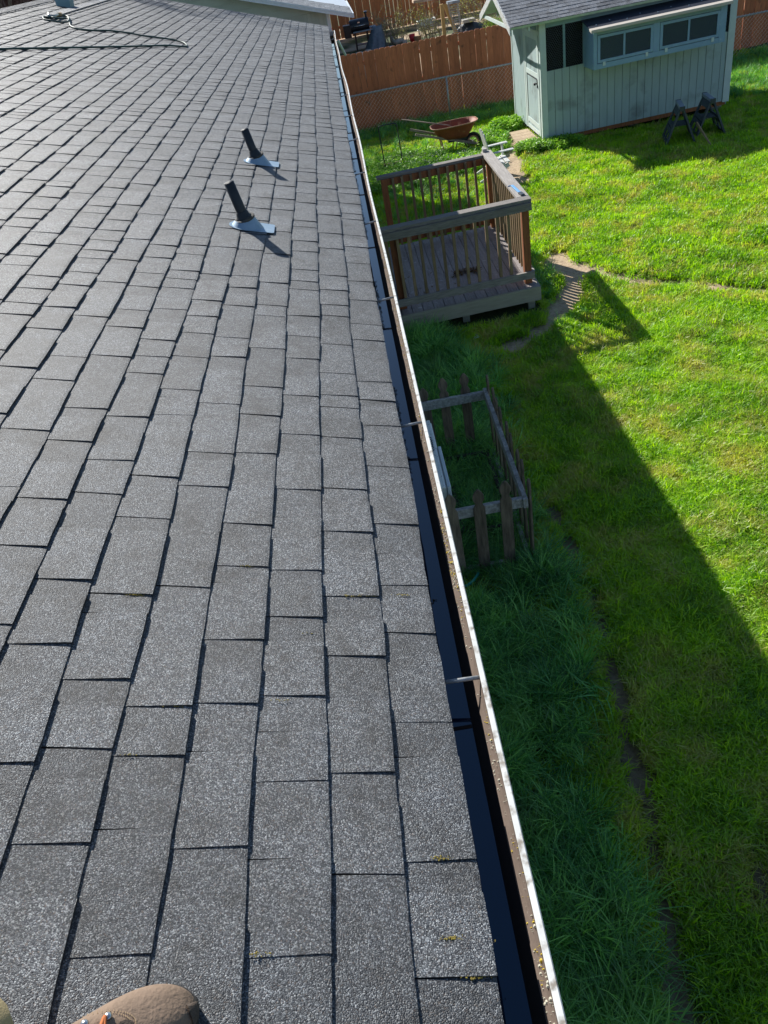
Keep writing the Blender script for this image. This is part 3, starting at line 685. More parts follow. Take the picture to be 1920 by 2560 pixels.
# one continuous body: legs, torso, arms, head
A1 = BP(0.05, 0, 0.13); A2 = BP2(0.05, 0, 0.13)
bv = [(-0.84, -0.18, 3.93), (-0.93, -0.12, 3.80), (-0.600, 0.405, 3.305), (A2.x+.25, A2.y+.22, A2.z+0.02), (-0.76, -0.10, 3.78), (-0.76, 0.12, 3.42), tuple(A1),
      (-0.82, -0.20, 4.10), (-0.80, -0.20, 4.28), (-0.78, -0.18, 4.44), (-0.76, -0.14, 4.56), (-0.74, -0.11, 4.63),
      (-0.60, -0.20, 4.42), (-0.44, -0.16, 4.26), (-0.17, -0.10, 4.24), (-0.96, -0.18, 4.42), (-1.02, -0.02, 4.22), (-0.80, 0.02, 4.16)]
BP_edges = [(0, 1), (1, 2), (2, 3), (0, 4), (4, 5), (5, 6), (0, 7), (7, 8), (8, 9), (9, 10), (10, 11), (9, 12), (12, 13), (13, 14), (9, 15), (15, 16), (16, 17)]
bv[3] = (-0.80, 0.20, 3.13)
skin('body', bv, BP_edges, [(.15, .11), .095, .080, .055, .09, .062, .05, .13, .145, .10, .052, .05, .062, .045, .032, .062, .045, .032], 'trouser', man, sub=2)
hd = MB(); # head
N = 16
for i in range(11):
    t = math.pi*i/10
    for k_ in range(N):
        a = 2*math.pi*k_/N; r_ = math.sin(t)
        hd.v.append((-0.73+0.078*r_*math.cos(a), -0.07+0.095*r_*math.sin(a)*(1.08 if math.sin(a) > 0 else 1), 4.74+0.12*math.cos(t)))
for i in range(10):
    for k_ in range(N): hd.f.append((i*N+k_, (i+1)*N+k_, (i+1)*N+(k_+1) % N, i*N+(k_+1) % N))
hd.build('head', 'skin', man, smooth=True)
MB().tube([(-0.73, -0.085, 4.77), (-0.73, -0.09, 4.84), (-0.73, -0.085, 4.872)], [0.098, 0.078, 0.03], 16).build('hair', 'hair', man, smooth=True)

# ------------------------------------------------------------------ timber deck
def dk(p):  # deck frame: its cross lines run a few degrees off the house
    return V(p.x, p.y+0.075*(p.x-2.0), p.z)
deck = thing('deck', 'small raised wooden deck with balustrade behind the gutter', 'deck', (1.0, 10.6, 0))
FZ = 0.30
y0, y1 = 9.40, 12.02
x = -0.40; i = 0
bw = 0.138
proto = None
while x < 2.04:
    xx = min(x+bw, 2.05)
    MB().box(x, xx-0.007, y0, y1, FZ-0.034+0.0015*(i % 3), FZ+rs.uniform(-0.0015, 0.0015)).build('floorboard', 'floor', deck, xf=dk)
    x += bw; i += 1
MB().box(-0.40, 2.075, y0-0.036, y0-0.002, 0.12, FZ-0.004).build('front_rim', 'rim', deck, xf=dk)
MB().box(2.046, 2.078, y0, y1, 0.12, FZ-0.006).build('side_rim', 'rim', deck, xf=dk)
MB().box(-0.40, 2.075, y1+0.002, y1+0.036, 0.12, FZ-0.004).build('rear_rim', 'rim', deck, xf=dk)
for yy in (9.9, 10.7, 11.5): MB().box(-0.40, 2.04, yy, yy+0.04, 0.13, FZ-0.036).build('joist', 'soilbox', deck, xf=dk)
for (px, py) in ((1.10, 9.50), (1.96, 9.47), (1.96, 11.9), (0.2, 11.9), (0.3, 9.5)):
    MB().box(px-0.045, px+0.045, py-0.04, py+0.05, -0.05, 0.262).build('footing_post', 'rim', deck, xf=dk)
RT = 1.352
# posts
for (px, py, w_) in ((1.955, 9.56, 0.09), (1.965, 11.95, 0.09), (0.40, 11.95, 0.09), (0.32, 9.62, 0.09), (-0.30, 9.56, 0.09)):
    MB().box(px-w_/2, px+w_/2, py-w_/2, py+w_/2, FZ+0.002, RT-0.040).build('post', 'redwood', deck, xf=dk, bevel=0.003)
# front railing
MB().box(-0.38, 2.035, 9.495, 9.640, RT-0.038, RT).build('cap_rail', 'deckgrey', deck, xf=dk, bevel=0.003)
MB().box(-0.38, 2.030, 9.470, 9.508, RT-0.130, RT-0.0395).build('upper_rail', 'deckgrey', deck, xf=dk, bevel=0.002)
MB().box(-0.38, 2.030, 9.474, 9.512, FZ+0.075, FZ+0.165).build('lower_rail', 'deckgrey', deck, xf=dk, bevel=0.002)
bal = [-0.18+0.1372*i for i in range(15)]
for bx in bal:
    if bx > 1.88: continue
    tx = rs.uniform(-0.004, 0.004)
    MB().hexa([(bx-.018+tx, 9.513, FZ+.055), (bx+.018+tx, 9.513, FZ+.055), (bx+.018+tx, 9.549, FZ+.055), (bx-.018+tx, 9.549, FZ+.055), (bx-.018, 9.513, RT-.039), (bx+.018, 9.513, RT-.039), (bx+.018, 9.549, RT-.039), (bx-.018, 9.549, RT-.039)]).build('baluster', 'baluster', deck, xf=dk)
# rear railing
MB().box(0.30, 1.905, 11.925, 12.055, RT-0.038, RT).build('cap_rail', 'deckgrey', deck, xf=dk, bevel=0.003)
MB().box(0.36, 1.92, 11.91, 11.946, RT-0.130, RT-0.0395).build('upper_rail', 'redwood', deck, xf=dk)
MB().box(0.36, 1.92, 11.91, 11.946, FZ+0.07, FZ+0.16).build('lower_rail', 'redwood', deck, xf=dk)
for i in range(11):
    bx = 0.53+0.1345*i
    if bx > 1.90: continue
    MB().box(bx-.018, bx+.018, 11.872, 11.9085, FZ+.05, RT-.039).build('baluster', 'baluster', deck, xf=dk)
# right railing
MB().box(1.885, 2.035, 9.645, 12.14, RT-0.037, RT+0.002).build('cap_rail', 'deckgreyY', deck, xf=dk, bevel=0.003)
MB().box(2.002, 2.040, 9.645, 12.0, RT-0.130, RT-0.0385).build('upper_rail', 'deckgreyY', deck, xf=dk)
MB().box(2.002, 2.040, 9.52, 12.0, FZ+0.07, FZ+0.16).build('lower_rail', 'deckgreyY', deck, xf=dk)
for i in range(16):
    by = 9.74+0.137*i
    MB().box(1.964, 2.000, by-.018, by+.018, FZ+.05, RT-.039).build('baluster', 'baluster', deck, xf=dk)
# things on the deck
o = MB().box(1.905, 1.965, 12.06, 12.15, RT+0.004, RT+0.045).build('wood_offcut', 'oldrail', None, xf=dk); tag(o, 'small pale wooden block on the far right corner of the deck rail', 'wood block')
t = thing('hand_tool', 'blue handled tool lying on the deck handrail near its front corner', 'tool', (1.96, 9.85, RT))
MB().bar((1.932, 10.13, RT+0.012), (1.955, 9.78, RT+0.012), 0.034, 0.016).build('handle', 'blue', t, bevel=0.004)
MB().bar((1.955, 9.775, RT+0.012), (1.968, 9.655, RT+0.012), 0.048, 0.020).build('head', 'blackpl', t, bevel=0.003)
MB().tube([(1.932, 10.13, RT+.014), (1.90, 10.15, RT+.008), (1.885, 10.135, RT+.008)], 0.006, 6).build('hook', 'blue', t)
mb = MB()
for i in range(240):
    f = rng.uniform(0, 1); x = 1.09+0.33*f+rng.normal(0, .03); y = 10.22+0.10*math.sin(f*3)+rng.normal(0, .035); a = rng.uniform(0, 6.28); L = rng.uniform(.02, .06); z = FZ+0.004+rng.uniform(0, .05)
    c_ = V(x, y, z); d = V(math.cos(a), math.sin(a), rng.uniform(-.3, .5))*L; s = V(-math.sin(a), math.cos(a), rng.uniform(-.4, .4))*L*.22
    mb.add([c_-d/2, c_-s, c_+d/2, c_+s], [(0, 1, 2, 3)])
o = mb.build('leaf_heap', 'brownleaf'); tag(o, 'curled heap of dry brown leaves on the deck floor', 'dead leaves', kind='stuff')
mb = MB()
for i in range(70):
    x = rng.uniform(0.1, 1.2); y = rng.uniform(9.45, 10.8); a = rng.uniform(0, 6.28); L = rng.uniform(.01, .035)
    c_ = V(x, y, FZ+0.006); d = V(math.cos(a), math.sin(a), .1)*L; s = V(-math.sin(a), math.cos(a), .2)*L*.4
    mb.add([c_-d/2, c_-s, c_+d/2, c_+s], [(0, 1, 2, 3)])
o = mb.build('scattered_leaves', 'brownleaf'); tag(o, 'small dark leaves scattered over the deck boards', 'dead leaves', kind='stuff')

# ------------------------------------------------------------------ picket enclosure
pk = thing('picket_fence', 'low grey picket fence enclosing the wall unit in the shade', 'picket fence', (0.7, 5.5, 0))
def picket_mesh(wd, h, th, axis='x'):
    """gothic top picket, outline in x-z, thickness in y"""
    hw = wd/2
    pr = [(-hw, -0.05), (hw, -0.05), (hw, h-0.17), (hw*0.62, h-0.135), (hw*0.60, h-0.125), (hw*0.98, h-0.085), (hw*0.95, h-0.055), (hw*0.55, h-0.02), (hw*0.15, h), (-hw*0.15, h), (-hw*0.55, h-0.02), (-hw*0.95, h-0.055), (-hw*0.98, h-0.085), (-hw*0.60, h-0.125), (-hw*0.62, h-0.135), (-hw, h-0.17)]
    if axis == 'x': return MB().prism([(x, -th/2, z) for x, z in pr], (0, th, 0))
    return MB().prism([(-th/2, x, z) for x, z in pr][::-1], (th, 0, 0))
def place(mb, x, y, lean=0.0, lean2=0.0):
    mb.v = [(x+p[0]+lean*p[2], y+p[1]+lean2*p[2], p[2]) for p in mb.v]; return mb
for (x, h, ln) in ((0.285, 0.835, -0.015), (0.478, 0.835, 0.008), (0.680, 0.868, 0.010)):
    place(picket_mesh(0.088, h, 0.018), x, 4.605, ln, 0.0).build('picket', 'picket', pk, bevel=0.003)
for (x, h, ln) in ((0.295, 0.79, -0.03), (0.462, 0.855, 0.0), (0.662, 0.865, 0.0)):
    place(picket_mesh(0.088, h, 0.018), x, 6.375, ln, 0.0).build('picket', 'picket', pk, bevel=0.003)
for i in range(9):
    yy = 4.66+0.205*i
    place(picket_mesh(0.088, rs.uniform(0.80, 0.86), 0.018, 'y'), 0.872, yy, rs.uniform(-.01, .012), rs.uniform(-.02, .02)).build('picket', 'picket', pk, bevel=0.003)
for z in (0.62, 0.03):
    s_ = 0 if z > .3 else 0.004
    MB().bar((0.02, 4.60+.031, z), (0.845, 4.63+.01, z+.005), 0.036, 0.085).build('rail', 'oldrail', pk, bevel=0.003)
    MB().bar((0.02, 6.335, z), (0.845, 6.345, z), 0.036, 0.085).build('rail', 'oldrail', pk, bevel=0.003)
    MB().bar((0.835+s_, 4.60, z+.012), (0.842+s_, 6.37, z+.018), 0.036, 0.085).build('rail', 'oldrail', pk, bevel=0.003)
for z in (0.625,): pass
# ------------------------------------------------------------------ wall unit (air conditioner) and cable
ac = thing('air_conditioner', 'pale slim outdoor air conditioner against the house wall, seen past the gutter', 'air conditioner', (0.05, 5.1, 0))
MB().box(-0.10, 0.272, 4.70, 5.66, 0.06, 0.84).build('casing', 'ac', ac, bevel=0.008)
MB().box(-0.11, 0.262, 4.68, 5.68, 0.842, 0.858).build('top_cover', 'ac', ac, bevel=0.006)
MB().box(0.273, 0.300, 4.68, 5.25, 0.10, 0.856).build('side_panel', 'whitetrim', ac, bevel=0.005)
for i in range(8): MB().box(0.3002, 0.304, 4.72, 5.20, 0.16+i*0.08, 0.185+i*0.08).build('grille_slat', 'teal', ac)
MB().tube([(0.18, 4.685, 0.7), (0.18, 4.670, 0.7)], 0.012, 10).build('knob', 'blackpl', ac)
mb = MB(); pts = []
for i in range(90):
    t = i/89; a = t*2*math.pi*5; pts.append((0.222+0.016*math.cos(a), 5.28+0.17*(1-t)-.10, 0.875+0.018*math.sin(a)+.004))
mb.tube(pts, 0.0045, 6); o = mb.build('coiled_cable', 'blackpl', smooth=True); tag(o, 'short black coiled cable resting on top of the pale air conditioner', 'cable')
# planter frame inside the pickets
pb = thing('planter_box', 'dark low timber planter frame inside the picket enclosure', 'planter', (0.58, 5.6, 0))
for a, b_ in (((0.36, 5.02, .06), (0.80, 5.02, .06)), ((0.36, 6.15, .06), (0.80, 6.15, .06)), ((0.38, 5.0, .06), (0.38, 6.17, .06)), ((0.78, 5.0, .06), (0.78, 6.17, .06))):
    MB().bar(a, b_, 0.03, 0.14).build('plank', 'soilbox', pb)
MB().box(0.40, 0.76, 5.04, 6.13, -0.02, 0.02).build('soil', 'soilbox', pb)
th_ = thing('water_hose', 'teal garden hose curving out of the grass beside the near pickets', 'hose', (0.3, 4.5, 0))
MB().tube(smoothpath([(-0.2, 5.2, .12), (0.10, 4.95, .3), (0.20, 4.62, .25), (0.22, 4.45, .12), (0.27, 4.41, .085), (0.33, 4.43, .085), (0.39, 4.50, .08), (0.425, 4.60, .05), (0.43, 4.68, .01), (0.43, 4.75, -.02)]), 0.011, 8).build('hose', 'tealhose', th_, smooth=True)
o = MB().add([(1.08, 8.74, .05), (1.14, 8.72, .07), (1.17, 8.79, .045), (1.12, 8.83, .075), (1.10, 8.79, .06)], [(0, 1, 4), (1, 2, 4), (2, 3, 4), (3, 0, 4)]).build('litter', 'whitetrim'); tag(o, 'scrap of crumpled white plastic in the shaded grass below the deck', 'litter')

# ------------------------------------------------------------------ garden shed / hen house
def sh(p): return V(p.x, p.y, p.z + 0.020*(p.x-4.02)*min(1, max(0, (2.10-p.z)/0.5)))
shed = thing('shed', 'pale sage garden shed with boarded walls and jutting window box', 'shed', (5.9, 18.6, 0.1))
X0, X1, YF, YB, ZB, ZT = 4.02, 7.83, 17.26, 20.05, 0.13, 2.20
# front wall: vertical boards with recessed grooves
mb0 = X0+0.10; sw = 0.152; i = 0
def tb(x):
    if x < 4.90: return 1.375
    if x > 7.42: return 1.375
    return 1.375
x = X0+0.10
MB().box(X0+0.03, X1-0.02, YF+0.012, YF+0.03, ZB+0.01, 1.37).build('wall_backing', 'dark', shed, xf=sh)
while x < X1-0.12:
    MB().box(x+0.004, min(x+sw, X1-0.115)-0.004, YF-0.004, YF+0.011, ZB, 1.372).build('wall_board', 'shed', shed, xf=sh)
    x += sw
# left wall boards (door gap between y 17.50 and 18.70)
MB().box(X0+0.012, X0+0.03, YF+0.03, YB, ZB+0.01, 2.15).build('wall_backing', 'dark', shed)
y = YF+0.09
for (a, b_) in ((YF+0.088, 17.50), (18.78, YB-0.02)):
    y = a
    while y < b_-0.02:
        ye = min(y+0.152, b_); MB().box(X0-0.006, X0+0.011, y+0.004, ye-0.004, ZB, 2.02).build('wall_board', 'shed', shed); y += 0.152
for (a, b_) in ((YF+0.088, YB-0.02),):
    MB().prism([(X0-.004, a, 2.024), (X0-.004, b_, 2.024), (X0-.004, b_, 2.27), (X0-.004, 18.65, 2.70), (X0-.004, a, 2.30)], (0.015, 0, 0)).build('gable_panel', 'teal', shed)
MB().box(X0-0.022, X0-0.0065, YF+0.04, 18.86, 2.005, 2.075).build('head_trim', 'shedtrim', shed, bevel=0.002)
MB().box(X0-0.020, X0-0.007, 18.71, 18.79, ZB, 2.42).build('door_casing', 'shedtrim', shed, bevel=0.002)
MB().box(X0-0.020, X0-0.007, 17.44, 17.50, ZB, 2.34).build('door_casing', 'shedtrim', shed, bevel=0.002)
dr = part_empty('door', shed)
MB().box(X0-0.004, X0+0.010, 17.51, 18.70, ZB+0.01, 2.0).build('door_panel', 'shed', dr)
for (a, b_, z0, z1) in ((17.51, 17.60, ZB+.01, 2.0), (18.60, 18.70, ZB+.01, 2.0), (17.602, 18.598, ZB+.01, 0.22), (17.602, 18.598, 0.27, 0.36), (17.602, 18.598, 1.22, 1.31), (17.602, 18.598, 1.90, 2.0)):
    MB().box(X0-0.014, X0-0.005, a, b_, z0, z1).build('door_rail', 'shedtrim', dr, bevel=0.002)
for (a, b_, z0, z1) in ((17.615, 17.635, .37, 1.205), (18.565, 18.585, .37, 1.205), (17.64, 18.56, 1.185, 1.205)):
    MB().box(X0-0.006, X0-0.0045, a, b_, z0, z1).build('panel_groove', 'dark', dr)
MB().tube([(X0-0.014, 17.62, 1.13), (X0-0.05, 17.62, 1.13), (X0-0.055, 17.62, 1.13), (X0-0.085, 17.62, 1.13)], [0.014, 0.012, 0.028, 0.026], 12).build('handle', 'blackm', dr, smooth=True)
MB().box(X0-0.022, X0-0.014, 17.59, 17.645, 1.05, 1.20).build('handle_plate', 'blackm', dr)
# right wall, back wall and core so nothing is see-through
MB().box(X1-0.02, X1, YF+0.05, YB, ZB, 2.2).build('right_wall', 'shed', shed)
MB().box(X0+0.03, X1-0.02, YB-0.02, YB, ZB, 2.2).build('back_wall', 'shed', shed)
MB().box(X0+0.03, X1-0.03, YF+0.35, YF+0.36, ZB, 2.15).build('inner_screen', 'dark', shed)

MB().box(X0+0.02, X1-0.04, YF+0.015, YF+0.10, 0.05, ZB-0.002).build('floor_beam', 'redwood', shed, xf=sh)
for xx in (X0+0.1, 5.9, X1-0.2):
    for yy in (YF+0.25, YB-0.2): MB().box(xx, xx+0.2, yy, yy+0.2, -0.05, ZB-0.004).build('pier_block', 'concrete', shed)
# corner trims
MB().box(X0-0.015, X0+0.098, YF-0.024, YF-0.0045, ZB-0.015, ZT+0.0).build('corner_trim', 'shedtrim', shed, xf=sh, bevel=0.002)
MB().box(X0-0.026, X0-0.0155, YF-0.022, YF+0.085, ZB-0.015, 2.285).build('corner_trim', 'shedtrim', shed, bevel=0.002)
MB().box(X1-0.113, X1+0.005, YF-0.024, YF-0.0045, ZB-0.02, ZT+0.02).build('corner_trim', 'shedtrim', shed, xf=sh, bevel=0.002)
MB().box(X1+0.0055, X1+0.02, YF-0.022, YF+0.085, ZB-0.02, 2.2).build('corner_trim', 'shedtrim', shed, xf=sh)
MB().box(X0-0.018, X0-0.0062, YB-0.06, YB+0.01, ZB, 2.2).build('corner_trim', 'shedtrim', shed)
# frieze board under the eave
MB().hexa([(X0+0.10, YF-0.040, 2.125), (X1-0.115, YF-0.040, 2.165), (X1-0.115, YF-0.0045, 2.165), (X0+0.10, YF-0.0045, 2.125), (X0+0.10, YF-0.040, 2.26), (X1-0.115, YF-0.040, 2.26), (X1-0.115, YF-0.0045, 2.26), (X0+0.10, YF-0.0045, 2.26)]).build('frieze', 'teal', shed)
# wire mesh windows
def wire_panel(x0, x1, z0, z1, y, name='wire_mesh', parent=None, s=0.042, xf=sh, r_=0.0018, vert=lambda x, z: 0.0):
    mb = MB(); h = s; rows = int((z1-z0)/(s*0.75))+1; cols_ = int((x1-x0)/s)+1
    P = lambda a, b_: (min(max(a, x0), x1), y+vert(a, b_), min(max(b_, z0), z1))
    for j in range(rows):
        for i in range(cols_):
            cx = x0+(i+0.5*(j % 2))*s; cz = z0+j*s*0.75
            q0 = P(cx, cz); q1 = P(cx+s*0.5, cz+s*0.25); q2 = P(cx+s, cz); q3 = P(cx+s*.5, cz+s*.75)
            mb.bar(q0, q1, r_*2, r_*2, (0, 1, 0)) if (V(*q0)-V(*q1)).length > 1e-4 else None
            mb.bar(q1, q2, r_*2, r_*2, (0, 1, 0)) if (V(*q2)-V(*q1)).length > 1e-4 else None
            mb.bar(q1, q3, r_*2, r_*2, (0, 1, 0)) if (V(*q3)-V(*q1)).length > 1e-4 else None
    return mb.build(name, 'wirem', parent, xf=xf)
for (a, b_) in ((4.125, 4.455), (4.505, 4.845), (7.50, 7.71)):
    wp = part_empty('wire_window', shed)
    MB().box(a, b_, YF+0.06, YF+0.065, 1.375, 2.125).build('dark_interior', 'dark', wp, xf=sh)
    wire_panel(a, b_, 1.378, 2.122, YF+0.004, parent=wp)
MB().box(4.456, 4.504, YF-0.006, YF+0.02, 1.373, 2.125).build('mullion', 'teal', shed, xf=sh)
MB().box(4.846, 4.90, YF-0.006, YF+0.02, 1.373, 2.125).build('mullion', 'teal', shed, xf=sh)
MB().box(X0+0.032, X1-0.03, YF+0.1, YF+0.34, 2.14, 2.15).build('ceiling_board', 'dark', shed)
# projecting window box (slightly sloped front)
bx = part_empty('window_box', shed)
BX0, BX1 = 4.86, 7.36; YO = 16.60
KS = 0.9822
zs = lambda z: 4.234-(4.234-z)*KS

MB().hexa([(BX0, YO, zs(1.28)), (BX0+.03, YO, zs(1.28)), (BX0+.03, YF-.006, 1.315), (BX0, YF-.006, 1.315), (BX0, YO, zs(1.93)), (BX0+.03, YO, zs(1.93)), (BX0+.03, YF-.006, 2.11), (BX0, YF-.006, 2.11)]).build('box_side', 'box', bx, xf=sh)
MB().hexa([(BX1-.03, YO, zs(1.28)), (BX1, YO, zs(1.28)), (BX1, YF-.006, 1.315), (BX1-.03, YF-.006, 1.315), (BX1-.03, YO, zs(1.93)), (BX1, YO, zs(1.93)), (BX1, YF-.006, 2.11), (BX1-.03, YF-.006, 2.11)]).build('box_side', 'box', bx, xf=sh)
MB().hexa([(BX0+.031, YO, zs(1.28)), (BX1-.031, YO, zs(1.28)), (BX1-.031, YF-.006, 1.315), (BX0+.031, YF-.006, 1.315), (BX0+.031, YO, zs(1.30)), (BX1-.031, YO, zs(1.30)), (BX1-.031, YF-.006, 1.335), (BX0+.031, YF-.006, 1.335)]).build('box_floor', 'box', bx, xf=sh)
fz0, fz1 = zs(1.375), zs(1.865)
# face frame
for (a, b_, z0, z1) in ((BX0-.004, 4.93, zs(1.278), zs(1.94)), (5.995, 6.115, fz0-.003, fz1+.003), (7.245, BX1+.004, zs(1.278), zs(1.94))):
    MB().box(a, b_, YO-0.022, YO-0.0015, z0, z1).build('face_stile', 'box', bx, xf=sh, bevel=0.002)
MB().box(4.931, 7.244, YO-0.022, YO-0.0015, zs(1.278), fz0-.004).build('sill_board', 'box', bx, xf=sh, bevel=0.002)
MB().box(4.931, 7.244, YO-0.022, YO-0.0015, fz1+.004, zs(1.94)).build('head_board', 'teal', bx, xf=sh, bevel=0.002)
for (a, b_) in ((4.936, 5.990), (6.120, 7.240)):
    wn = part_empty('hinged_window', shed)
    ww = 0.05
    for (p0, p1, z0, z1) in ((a, a+ww, fz0+.006, fz1-.004), (b_-ww, b_, fz0+.006, fz1-.004), (a+ww+.001, b_-ww-.001, fz0+.006, fz0+.006+ww), (a+ww+.001, b_-ww-.001, fz1-.004-ww, fz1-.004)):
        MB().box(p0, p1, YO-0.030, YO-0.008, z0, z1).build('frame', 'box', wn, xf=sh, bevel=0.002)
    mdx = (a+b_)/2+(-0.02)
    MB().box(mdx-.018, mdx+.018, YO-0.028, YO-0.008, fz0+.058, fz1-.056).build('mullion', 'box', wn, xf=sh)
    MB().box(a+ww-.01, b_-ww+.01, YO-0.014, YO-0.010, fz0+.05, fz1-.05).build('pane', None, wn, xf=sh)
    wire_panel(a+ww, b_-ww, fz0+.058, fz1-.056, YO-0.005, parent=wn, s=0.030, r_=0.0010)
    for hx in (a+0.10, b_-0.14):
        MB().box(hx, hx+0.05, YO-0.038, YO-0.031, fz0-0.05, fz0+0.02).build('hinge', 'shedtrim', wn, xf=sh)
    # slats seen inside
    for q in range(5):
        sx = a+0.10+q*(b_-a-0.2)/4
        MB().box(sx, sx+0.03, YO+0.36, YO+0.38, 1.38, 1.90).build('inner_slat', 'inner', wn, xf=sh)
    MB().box(a, b_, YO+0.02, YO+0.62, 1.385, 1.395).build('nest_shelf', 'inner', wn, xf=sh)
mt, n, b, out = newmat('window_glass'); MAT['glass'] = mt
b.inputs['Base Color'].default_value = (0.12, 0.16, 0.19, 1); b.inputs['Roughness'].default_value = 0.12; b.inputs['Transmission Weight'].default_value = 0.55; b.inputs['IOR'].default_value = 1.15
for o in list(bpy.data.objects):
    if o.name.startswith('pane') and o.type == 'MESH' and not o.data.materials: o.data.materials.append(MAT['glass'])
# box roof
MB().hexa([(BX0-.06, 16.46, 2.005), (BX1+.02, 16.46, 2.03), (BX1+.02, YF-.044, 2.16), (BX0-.06, YF-.044, 2.125), (BX0-.06, 16.46, 2.017), (BX1+.02, 16.46, 2.042), (BX1+.02, YF-.044, 2.172), (BX0-.06, YF-.044, 2.137)]).build('box_roof', 'metalroof', bx)
MB().hexa([(BX0-.085, 16.43, 1.985), (BX1+.04, 16.43, 2.013), (BX1+.04, 16.56, 2.04), (BX0-.085, 16.56, 2.012), (BX0-.085, 16.43, 2.035), (BX1+.04, 16.43, 2.063), (BX1+.04, 16.585, 2.078), (BX0-.085, 16.585, 2.05)]).build('bleached_edge_board', 'bleached', bx, bevel=0.004)
for i in range(9):
    sx = BX0+0.1+i*0.29; sy = 16.74+0.14*(i % 2); sz = 2.017+(sy-16.46)*0.158+0.011*(sx-BX0)
    MB().tube([(sx, sy, sz), (sx, sy, sz+.012)], 0.012, 8).build('roofing_nail', 'flash', bx)
# roof: two slopes, open gable overhang on the left
RX0, RX1 = 3.38, 8.25; YE, ZE = 17.03, 2.27; YRI, ZRI = 18.65, 2.78; YE2, ZE2 = 20.28, 2.27
rfp = part_empty('roof', shed)
th = 0.03
MB().hexa([(RX0+.03, YE, ZE-.03), (RX1, YE, ZE-.03), (RX1, YRI, ZRI-.03), (RX0+.03, YRI, ZRI-.03), (RX0+.03, YE, ZE-.004), (RX1, YE, ZE-.004), (RX1, YRI, ZRI-.004), (RX0+.03, YRI, ZRI-.004)]).build('sheathing', 'shedtrim', rfp)
MB().hexa([(RX0+.03, YE2, ZE2-.03), (RX1, YE2, ZE2-.03), (RX1, YRI+.001, ZRI-.03), (RX0+.03, YRI+.001, ZRI-.03), (RX0+.03, YE2, ZE2-.004), (RX1, YE2, ZE2-.004), (RX1, YRI+.001, ZRI-.004), (RX0+.03, YRI+.001, ZRI-.004)][::1]).build('sheathing', 'shedtrim', rfp)
MB().box(RX0+.02, RX1, YE-.012, YE-.001, ZE-.045, ZE-.002).build('drip_edge', 'limeedge', rfp)
sl_ = math.hypot(YRI-YE, ZRI-ZE); ey_, ez_ = (YRI-YE)/sl_, (ZRI-ZE)/sl_
kc = 0; u = -0.015
protos = [None]*3
while u < sl_-0.02:
    x = RX0+0.01-rs.uniform(0, .2)
    while x < RX1:
        wd = rs.choice((0.16, 0.24, 0.30, 0.20)); xa, xb = max(x, RX0+.01), min(x+wd, RX1); x += wd
        if xb-xa < 0.03: continue
        h = 0.010 if rs.random() < 0.5 else 0.006; u1 = min(u+0.16, sl_)
        pt = lambda xx, uu, hh: (xx, YE+uu*ey_-hh*ez_, ZE+uu*ez_+hh*ey_)
        tn = rs.uniform(0.66, 1.30)
        mb = MB().hexa([pt(xa, u, -.002), pt(xb-.002, u, -.002), pt(xb-.002, u1, -.002), pt(xa, u1, -.002), pt(xa, u, h), pt(xb-.002, u, h), pt(xb-.002, u1, .001), pt(xa, u1, .001)])
        mb.build('shingle', MS2, rfp, attr=[(tn, tn, tn*1.02, 1)]*8)
    u += 0.14; kc += 1
for (ya, za, yb_, zb_) in ((YE-.02, ZE-.02, YRI, ZRI), (YE2+.02, ZE2-.02, YRI, ZRI)):
    MB().prism([(RX0, ya, za-.115), (RX0, ya, za+.015), (RX0, yb_, zb_+.015), (RX0, yb_, zb_-.115)], (0.028, 0, 0)).build('barge_board', 'white', rfp)
MB().bar((RX0+.045, 17.10, 2.245), (RX0+.045, 20.2, 2.245), 0.03, 0.06).build('tie_beam', 'shedtrim', rfp)
for xx in (3.75,):
    MB().prism([(xx, YE+.05, ZE-.12), (xx, YE+.05, ZE-.032), (xx, YRI, ZRI-.032), (xx, YE2-.05, ZE2-.032), (xx, YE2-.05, ZE2-.12), (xx, YRI, ZRI-.12)], (0.035, 0, 0)).build('rafter', 'shedtrim', rfp)
# doorstep platform
pf = thing('door_step', 'low sun-bleached plank step outside the shed door', 'doorstep', (3.8, 18.1, 0))
for i in range(4):
    a = 17.55+i*0.262
    MB().hexa([(3.50+.02*i, a, .075), (3.975, a+.02, .075), (3.975, a+.272, .075), (3.50+.02*i, a+.252, .075), (3.50+.02*i, a, .105), (3.975, a+.02, .105), (3.975, a+.272, .105), (3.50+.02*i, a+.252, .105)]).build('plank', 'plank', pf, bevel=0.003)
for xx in (3.62, 3.86): MB().box(xx, xx+.06, 17.58, 18.56, -.03, .073).build('bearer', 'soilbox', pf)
o = MB().box(3.72, 3.80, 18.66, 18.76, 0.0, 0.06).build('stone_block', 'concrete', bevel=0.006); tag(o, 'small grey stone block just beyond the shed doorstep', 'stone')

